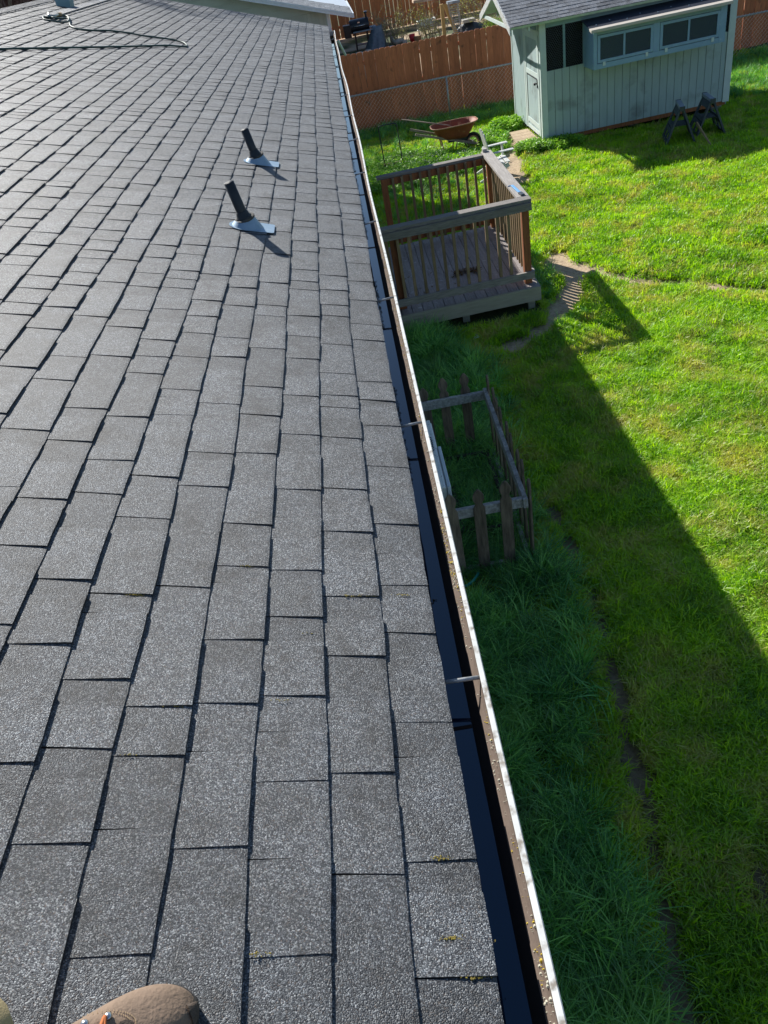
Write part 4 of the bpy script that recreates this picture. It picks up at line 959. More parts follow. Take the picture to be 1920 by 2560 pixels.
# ------------------------------------------------------------------ folding sawhorses
def sawhorse(cx, cy, rz, label):
    t = thing('sawhorse', label, 'sawhorse', (cx, cy, 0), 'black folding sawhorses beside the shed')
    L, H, S = 0.60, 0.67, 0.27
    T_ = lambda p: Matrix.Rotation(rz, 3, 'Z') @ p + V(cx, cy, 0)
    B = lambda mb, nm, mt_, **k_: mb.build(nm, mt_, t, xf=T_, **k_)
    B(MB().box(-0.045, 0.045, -L/2, L/2, H-0.055, H), 'top_beam', 'greytop', bevel=0.006)
    B(MB().box(-0.046, 0.046, -L/2-0.02, -L/2-0.001, H-0.075, H+0.004), 'end_cap', 'blackpl'); B(MB().box(-0.046, 0.046, L/2+0.001, L/2+0.02, H-0.075, H+0.004), 'end_cap', 'blackpl')
    for s in (-1, 1):
        for e in (-1, 1):
            B(MB().bar((s*0.03, e*(L/2-0.06), H-0.06), (s*S, e*(L/2+0.02), 0.0), 0.07, 0.035, (s*1.0, 0, 0.4)), 'leg', 'blackpl', bevel=0.004)
        def plate(z0, z1, nm='panel', ya=-1, yb=1):
            x0 = 0.03+(S-.03)*(H-.06-z0)/(H-.06); x1 = 0.03+(S-.03)*(H-.06-z1)/(H-.06)
            w0 = (L/2-0.06)+0.08*(H-.06-z0)/(H-.06)-.03; w1 = (L/2-0.06)+0.08*(H-.06-z1)/(H-.06)-.03
            q = [(s*(x0-.012), ya*w0, z0), (s*(x0+.012), ya*w0, z0), (s*(x0+.012), yb*w0, z0), (s*(x0-.012), yb*w0, z0), (s*(x1-.012), ya*w1, z1), (s*(x1+.012), ya*w1, z1), (s*(x1+.012), yb*w1, z1), (s*(x1-.012), yb*w1, z1)]
            B(MB().hexa(q), nm, 'blackpl')
        plate(H-.17, H-.06); plate(.30, .36); plate(.22, .285); plate(.04, .10)
        plate(.101, .219, 'web', -.12, .12); plate(.101, .219, 'web', -1, -.78); plate(.101, .219, 'web', .78, 1)
        plate(.361, H-.171, 'web', -1, -.85)
    B(MB().box(-0.14, 0.14, -0.18, 0.18, 0.315, 0.335), 'shelf_tray', 'blackpl')
    return t
sawhorse(6.235, 15.70, R(-14), 'black folding sawhorse with white paint spots, the one nearer the shed door')
sawhorse(6.835, 15.86, R(-8), 'black folding sawhorse farther from the shed door, half behind the other')
o = MB().hexa([(6.545, 14.87, 0.0), (6.562, 14.87, 0.0), (6.47, 15.42, 0.30), (6.45, 15.42, 0.30), (6.545, 14.90, 0.03), (6.562, 14.90, 0.03), (6.47, 15.42, .36), (6.45, 15.42, .36)]).build('wooden_stake', 'khakiwood'); tag(o, 'thin wooden board leaning against the sawhorses on the grass', 'wooden board')

# ------------------------------------------------------------------ wheelbarrow
wb = thing('wheelbarrow', 'rusty red steel wheelbarrow with long weathered wooden handles', 'wheelbarrow', (2.3, 18.2, 0))
def tray_ring(cx, cy, lx, ly, z, tilt, n_=28, flare=0.0):
    r_ = []
    for k_ in range(n_):
        a = 2*math.pi*k_/n_; ca, sa = math.cos(a), math.sin(a)
        px = math.copysign(abs(ca)**0.55, ca)*lx; py = math.copysign(abs(sa)**0.6, sa)*ly*(1-0.12*max(0, ca))
        r_.append((cx+px, cy+py, z+tilt*px))
    return r_
rings = [tray_ring(2.25, 18.08, .30, .20, .34, -0.05), tray_ring(2.26, 18.08, .36, .245, .42, -0.02), tray_ring(2.28, 18.08, .48, .315, .60, 0.02), tray_ring(2.285, 18.08, .505, .335, .61, 0.02)]
def shell(rings, name, mat, flip=False):
    mb = MB(); N = len(rings[0]); mb.v = [p for r_ in rings for p in r_]
    for i in range(len(rings)-1):
        for k_ in range(N): mb.f.append((i*N+k_, i*N+(k_+1) % N, (i+1)*N+(k_+1) % N, (i+1)*N+k_))
    mb.f.append(tuple(range(N))[::-1])
    o = mb.build(name, mat, wb, smooth=True); md = o.modifiers.new('s', 'SOLIDIFY'); md.thickness = 0.006; return o
shell(rings, 'tray', 'rust')
rim_ = tray_ring(2.285, 18.08, .505, .335, .612, 0.02); MB().tube(rim_+[rim_[0]], 0.011, 8).build('tray_rim', 'rustin', wb, smooth=True)
MB().bar((1.42, 17.83, 0.585), (2.72, 17.97, 0.155), 0.035, 0.045).build('handle', 'greywood', wb)
MB().bar((1.36, 18.36, 0.60), (2.72, 18.17, 0.155), 0.035, 0.045).build('handle', 'greywood', wb)
for s, yy in ((1, 17.88), (-1, 18.30)):
    MB().tube([(1.95, yy, .40), (2.02, yy, .02), (2.20, yy, .02), (2.30, yy, .28)], 0.014, 6).build('leg', 'rustin', wb)
MB().box(2.12, 2.52, 17.96, 18.20, 0.27, 0.335).build('bracket', 'blackm', wb)
wh = part_empty('wheel', wb)
def wheelmesh(c, r_, wd, name, mat, par):
    mb = MB(); N = 24; prof = [(-wd/2, r_*0.72), (-wd/2, r_*0.9), (-wd/4, r_), (wd/4, r_), (wd/2, r_*0.9), (wd/2, r_*0.72)]
    for k_ in range(N):
        a = 2*math.pi*k_/N
        for (o_, rr) in prof: mb.v.append((c[0]+rr*math.cos(a), c[1]+o_, c[2]+rr*math.sin(a)))
    K = len(prof)
    for k_ in range(N):
        for q in range(K): mb.f.append((k_*K+q, k_*K+(q+1) % K, ((k_+1) % N)*K+(q+1) % K, ((k_+1) % N)*K+q))
    return mb.build(name, mat, par, smooth=True)
wheelmesh((2.66, 18.07, 0.185), 0.185, 0.085, 'tyre', 'tyre', wh); wheelmesh((2.66, 18.07, 0.185), 0.135, 0.05, 'rim', 'rustin', wh)
MB().tube([(2.66, 17.95, .185), (2.66, 18.19, .185)], 0.016, 8).build('axle', 'blackm', wb)
t = thing('shovel', 'long grey wooden tool handle lying across the rusty wheelbarrow tray', 'shovel', (1.7, 18.4, 0.6))
MB().tube([(1.22, 18.52, 0.80), (2.15, 18.05, 0.60), (2.25, 18.0, 0.55)], 0.014, 8).build('shaft', 'greywood', t, smooth=True)
MB().hexa([(2.25, 17.90, .44), (2.50, 17.88, .40), (2.50, 18.08, .40), (2.25, 18.10, .44), (2.25, 17.90, .446), (2.50, 17.88, .406), (2.50, 18.08, .406), (2.25, 18.10, .446)]).build('blade', 'rustin', t)

# ------------------------------------------------------------------ hand cultivator / lawn tool with U handle
lt = thing('lawn_aerator', 'black U-handled lawn tool with wooden crossbar and tines standing in the grass', 'garden tool', (0.88, 17.75, 0))
MB().tube(smoothpath([(0.685, 17.72, 0.10), (0.672, 17.76, 0.45), (0.665, 17.78, 0.80), (0.675, 17.785, 0.865), (0.72, 17.79, 0.89), (0.99, 17.80, 0.89), (1.04, 17.795, 0.865), (1.055, 17.79, 0.80), (1.062, 17.76, 0.45), (1.068, 17.72, 0.10)], 5), 0.012, 8).build('handle', 'blackm', lt, smooth=True)
MB().box(0.655, 1.10, 17.68, 17.73, 0.10, 0.16).build('crossbar', 'khakiwood', lt)
for i in range(6): MB().tube([(0.69+i*.075, 17.70, .10), (0.69+i*.075, 17.69, -.02)], [0.009, 0.005], 6).build('tine', 'blackm', lt)

# ------------------------------------------------------------------ white slatted chair behind the deck corner
ch = thing('garden_chair', 'white slatted garden chair mostly hidden behind the far deck corner', 'chair', (2.75, 15.7, 0))
for i in range(5):
    yy = 15.42+i*0.11; hh = 0.86+0.05*math.sin(math.pi*i/4)
    mb = MB(); pr = []
    for k_ in range(13):
        a = math.pi*k_/12; pr.append((0.045*math.cos(a), hh-.06+0.06*math.sin(a)))
    pr += [(-0.045, 0.26), (0.045, 0.26)]
    mb.prism([(2.60-(z-.26)*0.22, yy+x_, z) for x_, z in pr], (0.018, 0, 0.004)); mb.build('back_slat', 'white', ch)
for i in range(3): MB().box(2.66+i*.095, 2.74+i*.095, 15.40, 15.90, 0.28+.012*i, 0.298+.012*i).build('seat_slat', 'white', ch)
for yy in (15.33, 15.93):
    MB().hexa([(2.52, yy, .50), (3.00, yy-.02, .52), (3.00, yy+.10, .52), (2.52, yy+.07, .50), (2.52, yy, .52), (3.00, yy-.02, .54), (3.00, yy+.10, .54), (2.52, yy+.07, .52)]).build('armrest', 'white', ch, bevel=0.004)
    if yy > 15.5: MB().bar((2.90, yy+.04, 0), (2.90, yy+.04, .50), 0.03, 0.08).build('leg', 'white', ch)
    MB().bar((2.35, yy+.04, 0.02), (2.90, yy+.04, .28), 0.03, 0.08).build('leg', 'white', ch)

# ------------------------------------------------------------------ cedar board fence
fn = thing('board_fence', 'reddish brown dog-eared board fence at the back of the lawn', 'fence', (5, 22.25, 0))
def dogear(wd, h, th=0.018):
    e = 0.028
    return MB().prism([(-wd/2, 0, 0.02), (wd/2, 0, 0.02), (wd/2, 0, h-e), (wd/2-e*.55, 0, h-e*.25), (wd/2-e, 0, h), (-wd/2+e, 0, h), (-wd/2+e*.55, 0, h-e*.25), (-wd/2, 0, h-e)], (0, th, 0))
pb_ = dogear(0.139, 1.80)
first = pb_.build('board', 'fence', None); COL.objects.unlink(first)
def fy(x): return 22.15+0.052*(x-0.34)
xx = -1.2; i = 0
while xx < 12.5:
    c_ = first.copy(); COL.objects.link(c_); c_.name = 'board'; c_.parent = fn
    top = 1.0-0.004*max(0, xx-0.3)+rs.uniform(-.006, .006)
    c_.location = (xx-5, fy(xx)-22.25+rs.uniform(-.004, .004), 0); c_.scale = (1, 1, top); c_.rotation_euler = (rs.uniform(-.006, .006), rs.uniform(-.006, .006), 0.05)
    xx += 0.139+rs.choice((0.0015, 0.003, 0.006, 0.001)); i += 1
for z in (0.30, 0.95, 1.55): MB().bar((-1.2, fy(-1.2)+.05, z), (12.5, fy(12.5)+.05, z), 0.04, 0.085).build('rail', 'fence', fn)
for px in (-1, 1.4, 3.8, 6.2, 8.6, 11.0): MB().box(px-.045, px+.045, fy(px)+.075, fy(px)+.165, -.05, 1.72).build('post', 'fence', fn)

cl = thing('chain_link_fence', 'grey chain-link fence running in front of the board fence', 'fence', (5, 21.9, 0))
def cy(x): return 21.88+0.035*(x-2.7)
MB().tube([(-1.2, cy(-1.2), 0.93), (3, cy(3), .935), (12.5, cy(12.5), .925)], 0.021, 10).build('top_rail', 'galv', cl, smooth=True)
for px in (-0.4, 2.69, 5.8, 8.9, 12.0):
    MB().tube([(px, cy(px)-.03, -.05), (px, cy(px)-.03, .93)], 0.024, 10).build('post', 'galv', cl, smooth=True)
mb = MB(); s = 0.098; H = 0.95
xx = -1.6
while xx < 12.5:
    for dr_ in (1, -1):
        a = (xx, cy(xx)-.027-.003*dr_, 0.0 if dr_ > 0 else H); b_ = (xx+H*0.95, cy(xx)-.027-.003*dr_, H if dr_ > 0 else 0.0)
        r_ = 0.0022 if dr_ > 0 else 0.0010  # one wire family made thicker, standing in for sun glint
        mb.add([(a[0]-r_, a[1]-r_, a[2]), (a[0]+r_, a[1]-r_, a[2]), (a[0], a[1]+r_, a[2]), (b_[0]-r_, b_[1]-r_, b_[2]), (b_[0]+r_, b_[1]-r_, b_[2]), (b_[0], b_[1]+r_, b_[2])], [(0, 1, 4, 3), (1, 2, 5, 4), (2, 0, 3, 5)])
    mb.tube([(xx+H*.95, cy(xx)-.03, H), (xx+H*.95+.014, cy(xx)-.03, H+.028)], 0.002, 3)
    xx += s
o = mb.build('wire_mesh', 'wirelit', cl); tag(o, kind='stuff')

# ------------------------------------------------------------------ neighbour's house
nh = thing('neighbour_house', 'pale green gabled house beyond the far end of the roof', 'house', (-4, 27, 0))
NY = 24.4
sl2 = 0.31
gt = lambda x: 2.5+(0.67-x)*sl2
MB().box(-9.0, 0.07, NY+0.02, NY+6, 0, 2.62).build('wall', 'siding', nh)
MB().prism([(-9.0, NY+.02, 2.62), (0.07, NY+.02, 2.62), (0.07, NY+.02, gt(.07)-.12), (-4.2, NY+.02, gt(-4.2)-.12), (-9, NY+.02, 2.62)], (0, .05, 0)).build('gable_core', 'siding', nh)
x = 0.0
while x > -5:
    MB().box(x-0.098, x-0.004, NY-0.004, NY+0.018, 1.2, 2.655).build('wall_board', 'siding', nh); x -= 0.102
z = 2.66
while z < 3.9:
    xr = 0.67-(z+0.06-2.5+0.10)/sl2; xr = min(xr+0.15, 0.05)
    MB().hexa([(-5.2, NY-.016, z), (xr, NY-.016, z), (xr, NY+.012, z), (-5.2, NY+.012, z), (-5.2, NY-.004, z+.188), (xr-.4, NY-.004, z+.188), (xr-.4, NY+.012, z+.188), (-5.2, NY+.012, z+.188)]).build('lap_board', 'siding', nh); z += 0.19
MB().box(-0.003, 0.075, NY-.014, NY+.018, 0.5, 2.68).build('corner_trim', 'whitetrim', nh)
MB().box(0.0715, 0.085, NY-.012, NY+.10, 0.5, 2.62).build('corner_trim', 'whitetrim', nh)
rn = part_empty('roof', nh)
YN0 = 24.02
MB().prism([(0.66, YN0, gt(.66)-.03), (0.66, YN0, gt(.66)-.004), (-4.2, YN0, gt(-4.2)-.004), (-9.2, YN0, 2.45), (-9.2, YN0, 2.42), (-4.2, YN0, gt(-4.2)-.03)], (0, 7, 0)).build('sheathing', 'whitetrim', rn)
MB().prism([(0.68, YN0-.02, gt(.68)-.10), (0.68, YN0-.02, gt(.68)+.0), (-4.2, YN0-.02, gt(-4.2)+.0), (-4.2, YN0-.02, gt(-4.2)-.10)], (0, .018, 0)).build('barge_board', 'whitetrim', rn)
MB().prism([(0.66, YN0-.032, gt(.66)-.035), (0.66, YN0-.032, gt(.66)+.008), (-4.2, YN0-.032, gt(-4.2)+.008), (-4.2, YN0-.032, gt(-4.2)-.035)], (0, .011, 0)).build('drip_edge', 'whitetrim', rn)
MB().box(0.665, 0.72, YN0-.03, YN0+5, 2.40, 2.50).build('gutter', 'whitetrim', rn)
ln = math.hypot(1, sl2)
kk = 0
while kk < 16:
    xa = 0.69-kk*0.137; xb = xa-0.15; yy = YN0-.01
    while yy < YN0+2.2:
        wd = rs.uniform(.18, .34); h = 0.010 if rs.random() < .5 else .006; tn = rs.uniform(.9, 1.35)
        MB().hexa([(xb, yy, gt(xb)-.001), (xa, yy, gt(xa)-.001), (xa, yy+wd-.003, gt(xa)-.001), (xb, yy+wd-.003, gt(xb)-.001), (xb, yy, gt(xb)+.003), (xa, yy, gt(xa)+h), (xa, yy+wd-.003, gt(xa)+h), (xb, yy+wd-.003, gt(xb)+.003)]).build('shingle', MS2, rn, attr=[(tn, tn, tn, 1)]*8)
        yy += wd
    kk += 1

# back fence of the neighbour's yard
fb = thing('back_fence', 'tall orange-brown board fence at the far side of the neighbouring yard', 'fence', (4, 35.5, 0.9))
first2 = dogear(0.139, 1.85).build('board', 'fence2', None); COL.objects.unlink(first2)
xx = -3.5
while xx < 11:
    c_ = first2.copy(); COL.objects.link(c_); c_.name = 'board'; c_.parent = fb
    c_.location = (xx-4, 0.04*(xx-4)+rs.uniform(-.008, .008), 0); c_.rotation_euler = (0, rs.uniform(-.008, .008), 0.04); xx += 0.139+rs.choice((.002, .012, .004, .02))
for z in (1.3, 2.3): MB().bar((-3.5, 35.5-.3+.06, z), (11, 35.5+.28+.06, z), .04, .09).build('rail', 'fence2', fb)

# grill ---------------------------------------------------------------
gr = thing('barbecue_grill', 'black barrel smoker grill with chimney behind the board fence', 'grill', (1.0, 31, 0.9))
GY = 31.0
mb = MB(); N = 18; pr = []
for k_ in range(N): a = 2*math.pi*k_/N; pr.append((GY+0.21*math.cos(a), 1.60+0.20*math.sin(a)))
mb.prism([(0.72, y, z) for y, z in pr], (0.66, 0, 0)); mb.build('barrel', 'blackm', gr, smooth=False)
mb = MB(); pr = []
for k_ in range(11): a = -0.25+math.pi*(k_/10)*0.9; pr.append((GY-0.0-0.225*math.cos(a), 1.60+0.215*math.sin(a)))
mb.prism([(0.76, y, z) for y, z in pr]+[(0.76, y*0.5+GY*0.5, z*0.5+0.8) for y, z in pr][::-1], (0.60, 0, 0)); mb.build('lid', 'blackm', gr)
MB().tube([(0.86, GY-.26, 1.62), (1.24, GY-.26, 1.62)], 0.014, 8).build('lid_handle', 'chrome', gr, smooth=True)
MB().box(0.99, 1.07, GY-.232, GY-.222, 1.70, 1.735).build('badge', 'chrome', gr)
MB().box(0.50, 0.74, GY-.22, GY+.16, 1.32, 1.66).build('hopper', 'blackm', gr, bevel=0.01)
MB().box(0.49, 0.75, GY-.23, GY+.17, 1.662, 1.69).build('hopper_lid', 'blackm', gr)
MB().tube([(1.32, GY, 1.70), (1.32, GY, 1.92), (1.32, GY, 1.925), (1.32, GY, 1.965), (1.32, GY, 1.975)], [0.035, 0.035, 0.06, 0.06, 0.02], 12).build('chimney', 'blackm', gr)
MB().tube([(1.32, GY, 1.976), (1.32, GY, 1.99)], [0.06, 0.03], 12).build('chimney_cap', 'chrome', gr)
MB().box(0.80, 1.56, GY-.46, GY-.24, 1.45, 1.475).build('front_shelf', 'greytop', gr)
MB().box(1.38, 1.60, GY-.22, GY+.2, 1.50, 1.52).build('side_shelf', 'greytop', gr)
for (lx, ly) in ((0.86, GY-.2), (1.28, GY-.2), (0.86, GY+.2), (1.28, GY+.2)): MB().box(lx-.025, lx+.025, ly-.025, ly+.025, .88, 1.45).build('leg', 'blackm', gr)
MB().box(.86, 1.28, GY-.2, GY+.2, 1.05, 1.07).build('bottom_shelf', 'blackm', gr)
# draped tarp
cv = thing('covered_chair', 'garden furniture draped in a rumpled blue-grey tarp beside the grill', 'covered furniture', (1.6, 30.6, 0.9))
mb = MB(); N = 40; L_ = 9
for i in range(L_):
    t = i/(L_-1); z = 1.52-0.62*t
    for k_ in range(N):
        a = 2*math.pi*k_/N; rr = (0.16+0.20*t)*(1+0.10*math.sin(a*9+i*.2)*t+0.06*math.sin(a*5)); mb.v.append((1.50+rr*math.cos(a)*1.0+0.12*(1-t), 30.6+rr*math.sin(a), z+0.03*math.sin(a*3)*(1-t)))
for i in range(L_-1):
    for k_ in range(N): mb.f.append((i*N+k_, i*N+(k_+1) % N, (i+1)*N+(k_+1) % N, (i+1)*N+k_))
mb.f.append(tuple(range(N))[::-1]); mb.build('tarp', 'tarp', cv, smooth=True)
MB().box(1.42, 1.7, 30.5, 30.7, .88, 1.3).build('seat_frame', 'blackm', cv)
# odds and ends in the yard
def tmb(mb, nm, mt_, label, cat, **k_): o = mb.build(nm, mt_, None, **k_); tag(o, label, cat); return o
def bowl(c, r_, h, nm, mt_, label, cat):
    return tmb(MB().tube([c, (c[0], c[1], c[2]+h*.3), (c[0], c[1], c[2]+h)], [r_*.5, r_*.85, r_], 14), nm, mt_, label, cat, smooth=True)
bowl((2.25, 30.3, .9), .20, .16, 'stone_bowl', 'concrete', 'pale round stone bowl showing just above the board fence', 'bowl')
bowl((2.42, 29.9, .9), .09, .14, 'flower_pot', 'concrete', 'small white flower pot right of the stone bowl behind the fence', 'flower pot')
bowl((2.70, 30.0, .9), .10, .26, 'red_bucket', 'red', 'small red bucket standing behind the board fence', 'bucket')
bowl((2.85, 29.7, .9), .13, .20, 'wicker_basket', 'basket', 'brown wicker basket just behind the fence top beside the red bucket', 'basket')
bowl((2.06, 30.6, .9), .07, .24, 'tall_pot', 'concrete', 'narrow pale pot left of the stone bowl behind the fence', 'flower pot')
for (x_, y_, r_, lb) in ((1.15, 29.5, .10, 'pale paving stone below the tarp covered furniture'), (0.85, 29.3, .12, 'pale paving stone under the black grill'), (1.9, 29.2, .12, 'flat pale stone right of the tarp'), (3.35, 29.0, .10, 'pale stone at the foot of the upright timber post')):
    mb = MB().tube([(x_, y_, .93), (x_, y_, 1.02)], [r_*1.2, r_], 7); tmb(mb, 'paving_stone', 'concrete', lb, 'stone')
# metal garden cart
ct = thing('garden_cart', 'old pale metal-framed cart or chair half hidden by bare vines', 'cart', (3.4, 31.6, .9))
for z in (1.05, 1.32):
    MB().tube(smoothpath([(3.10, 31.5, z), (3.12, 31.9, z), (3.68, 31.9, z+.01), (3.70, 31.5, z), (3.66, 31.42, z), (3.14, 31.42, z), (3.10, 31.5, z)], 4), 0.014, 6).build('frame_tube', 'galv', ct, smooth=True)
for (x_, y_) in ((3.12, 31.45), (3.68, 31.45), (3.12, 31.88), (3.68, 31.88)): MB().tube([(x_, y_, .88), (x_, y_, 1.32)], .014, 6).build('leg', 'galv', ct)
MB().box(3.14, 3.66, 31.46, 31.86, 1.10, 1.13).build('seat', 'blackpl', ct); MB().box(3.16, 3.64, 31.84, 31.87, 1.14, 1.31).build('back_panel', 'whitetrim', ct)
# parasol
pa = thing('patio_parasol', 'tan patio parasol canopy at the top edge behind the vines', 'parasol', (3.7, 33, .9))
mb = MB(); N = 8; mb.v = [(3.72, 33, 2.35)]+[(3.72+.62*math.cos(2*math.pi*k_/N+.4), 33+.62*math.sin(2*math.pi*k_/N+.4), 1.87) for k_ in range(N)]+[(3.72+.63*math.cos(2*math.pi*k_/N+.4), 33+.63*math.sin(2*math.pi*k_/N+.4), 1.79) for k_ in range(N)]
for k_ in range(N): mb.f.append((0, 1+k_, 1+(k_+1) % N)); mb.f.append((1+k_, 1+N+k_, 1+N+(k_+1) % N, 1+(k_+1) % N))
mb.build('canopy', 'tan', pa); MB().tube([(3.72, 33, .88), (3.72, 33, 2.38)], .022, 8).build('pole', 'post', pa)
# posts and lattice stand
o = MB().box(3.60, 3.71, 28.95, 29.06, .85, 1.90).build('timber_post', 'post', bevel=0.004); tag(o, 'upright pale timber post behind the board fence', 'post')
o = MB().bar((4.06, 29.0, .98), (3.80, 29.3, 1.86), .12, .05, (0, 1, 0)).build('leaning_timber', 'post', bevel=0.003); tag(o, 'leaning pale timber plank beside the metal lattice stand', 'timber')
lat = thing('lattice_stand', 'grey metal lattice stand with square cap between timber posts', 'metal stand', (4.08, 28.9, .9))
def lx(z): return 4.10-0.10*(z-1.0)
for dx in (-.13, .13):
    for dy in (0, .26): MB().bar((lx(.9)+dx*.8, 28.9+dy, .9), (lx(1.86)+dx*1.2, 28.9+dy, 1.86), .018, .018).build('upright', 'galv', lat)
for i in range(15):
    z = .98+i*.058; MB().bar((lx(z)-.12, 28.895, z), (lx(z)+.13, 28.895, z), .012, .016).build('rung', 'galv', lat)
MB().box(3.84, 4.22, 28.86, 29.22, 1.862, 1.93).build('cap', 'greytop', lat); MB().box(3.86, 3.99, 28.852, 28.858, 1.87, 1.92).build('cap_badge', 'white', lat)
o = MB().box(4.32, 4.72, 29.2, 29.6, 1.24, 1.33).build('stone_slab', 'concrete', bevel=.01); tag(o, 'flat pale slab on the dark heap beyond the fence', 'slab')
mb = MB(); N = 26; L_ = 7
for i in range(L_):
    t = i/(L_-1)
    for k_ in range(N): a = 2*math.pi*k_/N; rr = math.sin(t*math.pi/2)**.7*(1+.18*math.sin(a*5+i)); mb.v.append((4.55+.55*rr*math.cos(a), 29.5+.4*rr*math.sin(a), 1.245-.35*t))
for i in range(L_-1):
    for k_ in range(N): mb.f.append((i*N+k_, i*N+(k_+1) % N, (i+1)*N+(k_+1) % N, (i+1)*N+k_))
o = mb.build('covered_heap', 'blackpl', smooth=True); tag(o, 'dark sheeted heap behind the fence left of the shed roof', 'tarp heap')

# ------------------------------------------------------------------ foliage sources (kept in collections that are not in the scene)
def blade(mb, x, y, h, wd, ang, bend, tw=0.0, seg=3):
    ca, sa = math.cos(ang), math.sin(ang); o_ = len(mb.v)
    for i in range(seg+1):
        t = i/seg; b_ = bend*h*t*t*(1.0); z = h*t*(1-0.35*bend*t*t); w_ = wd*(1-t**1.8)*0.5+0.0001
        px, py = x+ca*b_, y+sa*b_; sx, sy = -math.sin(ang+tw*t), math.cos(ang+tw*t)
        if i < seg: mb.v += [(px-sx*w_, py-sy*w_, z), (px+sx*w_, py+sy*w_, z)]
        else: mb.v += [(px, py, z)]
    for i in range(seg-1): a = o_+2*i; mb.f.append((a, a+1, a+3, a+2))
    a = o_+2*(seg-1); mb.f.append((a, a+1, a+2))
def src(coll, mb, mat):
    me = bpy.data.meshes.new('tuft'); me.from_pydata(mb.v, [], mb.f); me.materials.append(mat); o = bpy.data.objects.new('tuft', me); coll.objects.link(o); return o
def mkcoll(nm, builders, mat):
    c_ = bpy.data.collections.new(nm)
    for i, bfun in enumerate(builders):
        mb = MB(); bfun(mb); o = src(c_, mb, mat); o.name = '%s_%02d' % (nm, i)
    return c_
def lawn_t(n_, h0, h1, wd, rad, bend):
    def f_(mb):
        for _ in range(n_):
            r_ = rad*math.sqrt(random.random()); a = random.uniform(0, 6.283)
            blade(mb, r_*math.cos(a), r_*math.sin(a), random.uniform(h0, h1), wd*random.uniform(.7, 1.3), random.uniform(0, 6.283), random.uniform(.15, bend), random.uniform(-.6, .6))
    return f_
def long_t(n_, h0, h1, wd, rad, comb=None):
    def f_(mb):
        for _ in range(n_):
            r_ = rad*math.sqrt(random.random()); a = random.uniform(0, 6.283); aa = a+random.uniform(-.7, .7)
            if comb is not None: aa = comb+random.gauss(0, 0.7)
            blade(mb, r_*math.cos(a), r_*math.sin(a), random.uniform(h0, h1), wd*random.uniform(.7, 1.3), aa, random.uniform(.35, 1.15), random.uniform(-.4, .4), 5)
    return f_
def weed_t(n_, size, h, fl=False):
    def f_(mb):
        for _ in range(n_):
            a = random.uniform(0, 6.283); z = random.uniform(.01, h); r_ = random.uniform(0, .06)
            cx, cy_ = r_*math.cos(a), r_*math.sin(a); d = random.uniform(0, 6.283); L = size*random.uniform(.6, 1.3); t = random.uniform(-.5, .6)
            D = V(math.cos(d), math.sin(d), t)*L; S = V(-math.sin(d), math.cos(d), random.uniform(-.4, .4))*L*.32; c_ = V(cx, cy_, z)
            mb.add([c_, c_+D*.45-S, c_+D, c_+D*.45+S], [(0, 1, 2, 3)])
    return f_
C_lawn = mkcoll('lawn_tuft', [lawn_t(12, .028, .078, .0078, .046, 1.2) for _ in range(6)], ML)
C_lawnf = mkcoll('far_lawn_tuft', [lawn_t(12, .035, .095, .0115, .068, 1.2) for _ in range(5)], ML)
C_long = mkcoll('tall_tuft', [long_t(18, .12, .32, .0100, .05) for _ in range(4)]+[long_t(18, .12, .30, .0095, .06, c_) for c_ in (-.3, 0.4, -.9)], MLL)
C_mid = mkcoll('mid_tuft', [lawn_t(12, .06, .13, .0085, .05, 1.2) for _ in range(5)], ML)
C_weed = mkcoll('weed_tuft', [weed_t(34, .034, .13) for _ in range(4)], MW)
def scatter(name, coll, P, rot, scl, label, cat):
    me = bpy.data.meshes.new(name); me.from_pydata([tuple(p) for p in P], [], [])
    a = me.attributes.new('rot', 'FLOAT_VECTOR', 'POINT'); a.data.foreach_set('vector', np.asarray(rot, np.float32).ravel())
    a = me.attributes.new('scl', 'FLOAT', 'POINT'); a.data.foreach_set('value', np.asarray(scl, np.float32))
    a = me.attributes.new('idx', 'INT', 'POINT'); a.data.foreach_set('value', rng.integers(0, 100, len(P)).astype(np.int32))
    o = bpy.data.objects.new(name, me); COL.objects.link(o)
    ng = bpy.data.node_groups.new(name, 'GeometryNodeTree')
    ng.interface.new_socket('Geometry', in_out='INPUT', socket_type='NodeSocketGeometry'); ng.interface.new_socket('Geometry', in_out='OUTPUT', socket_type='NodeSocketGeometry')
    N_ = ng.nodes; Lk = ng.links; gi = N_.new('NodeGroupInput'); go = N_.new('NodeGroupOutput')
    ip = N_.new('GeometryNodeInstanceOnPoints'); ci = N_.new('GeometryNodeCollectionInfo'); ci.inputs['Collection'].default_value = coll; ci.inputs['Separate Children'].default_value = True; ci.inputs['Reset Children'].default_value = True
    ip.inputs['Pick Instance'].default_value = True
    def na(nm, ty):
        q = N_.new('GeometryNodeInputNamedAttribute'); q.data_type = ty; q.inputs['Name'].default_value = nm; return q.outputs[0]
    Lk.new(gi.outputs[0], ip.inputs['Points']); Lk.new(ci.outputs[0], ip.inputs['Instance'])
    e2r = N_.new('FunctionNodeEulerToRotation'); Lk.new(na('rot', 'FLOAT_VECTOR'), e2r.inputs[0]); Lk.new(e2r.outputs[0], ip.inputs['Rotation'])
    Lk.new(na('scl', 'FLOAT'), ip.inputs['Scale']); Lk.new(na('idx', 'INT'), ip.inputs['Instance Index']); Lk.new(ip.outputs[0], go.inputs[0])
    md = o.modifiers.new('scatter', 'NODES'); md.node_group = ng
    tag(o, label, cat, kind='stuff'); return o
FWn = np.array(fw); R2n = np.array(r2); U2n = np.array(u2)
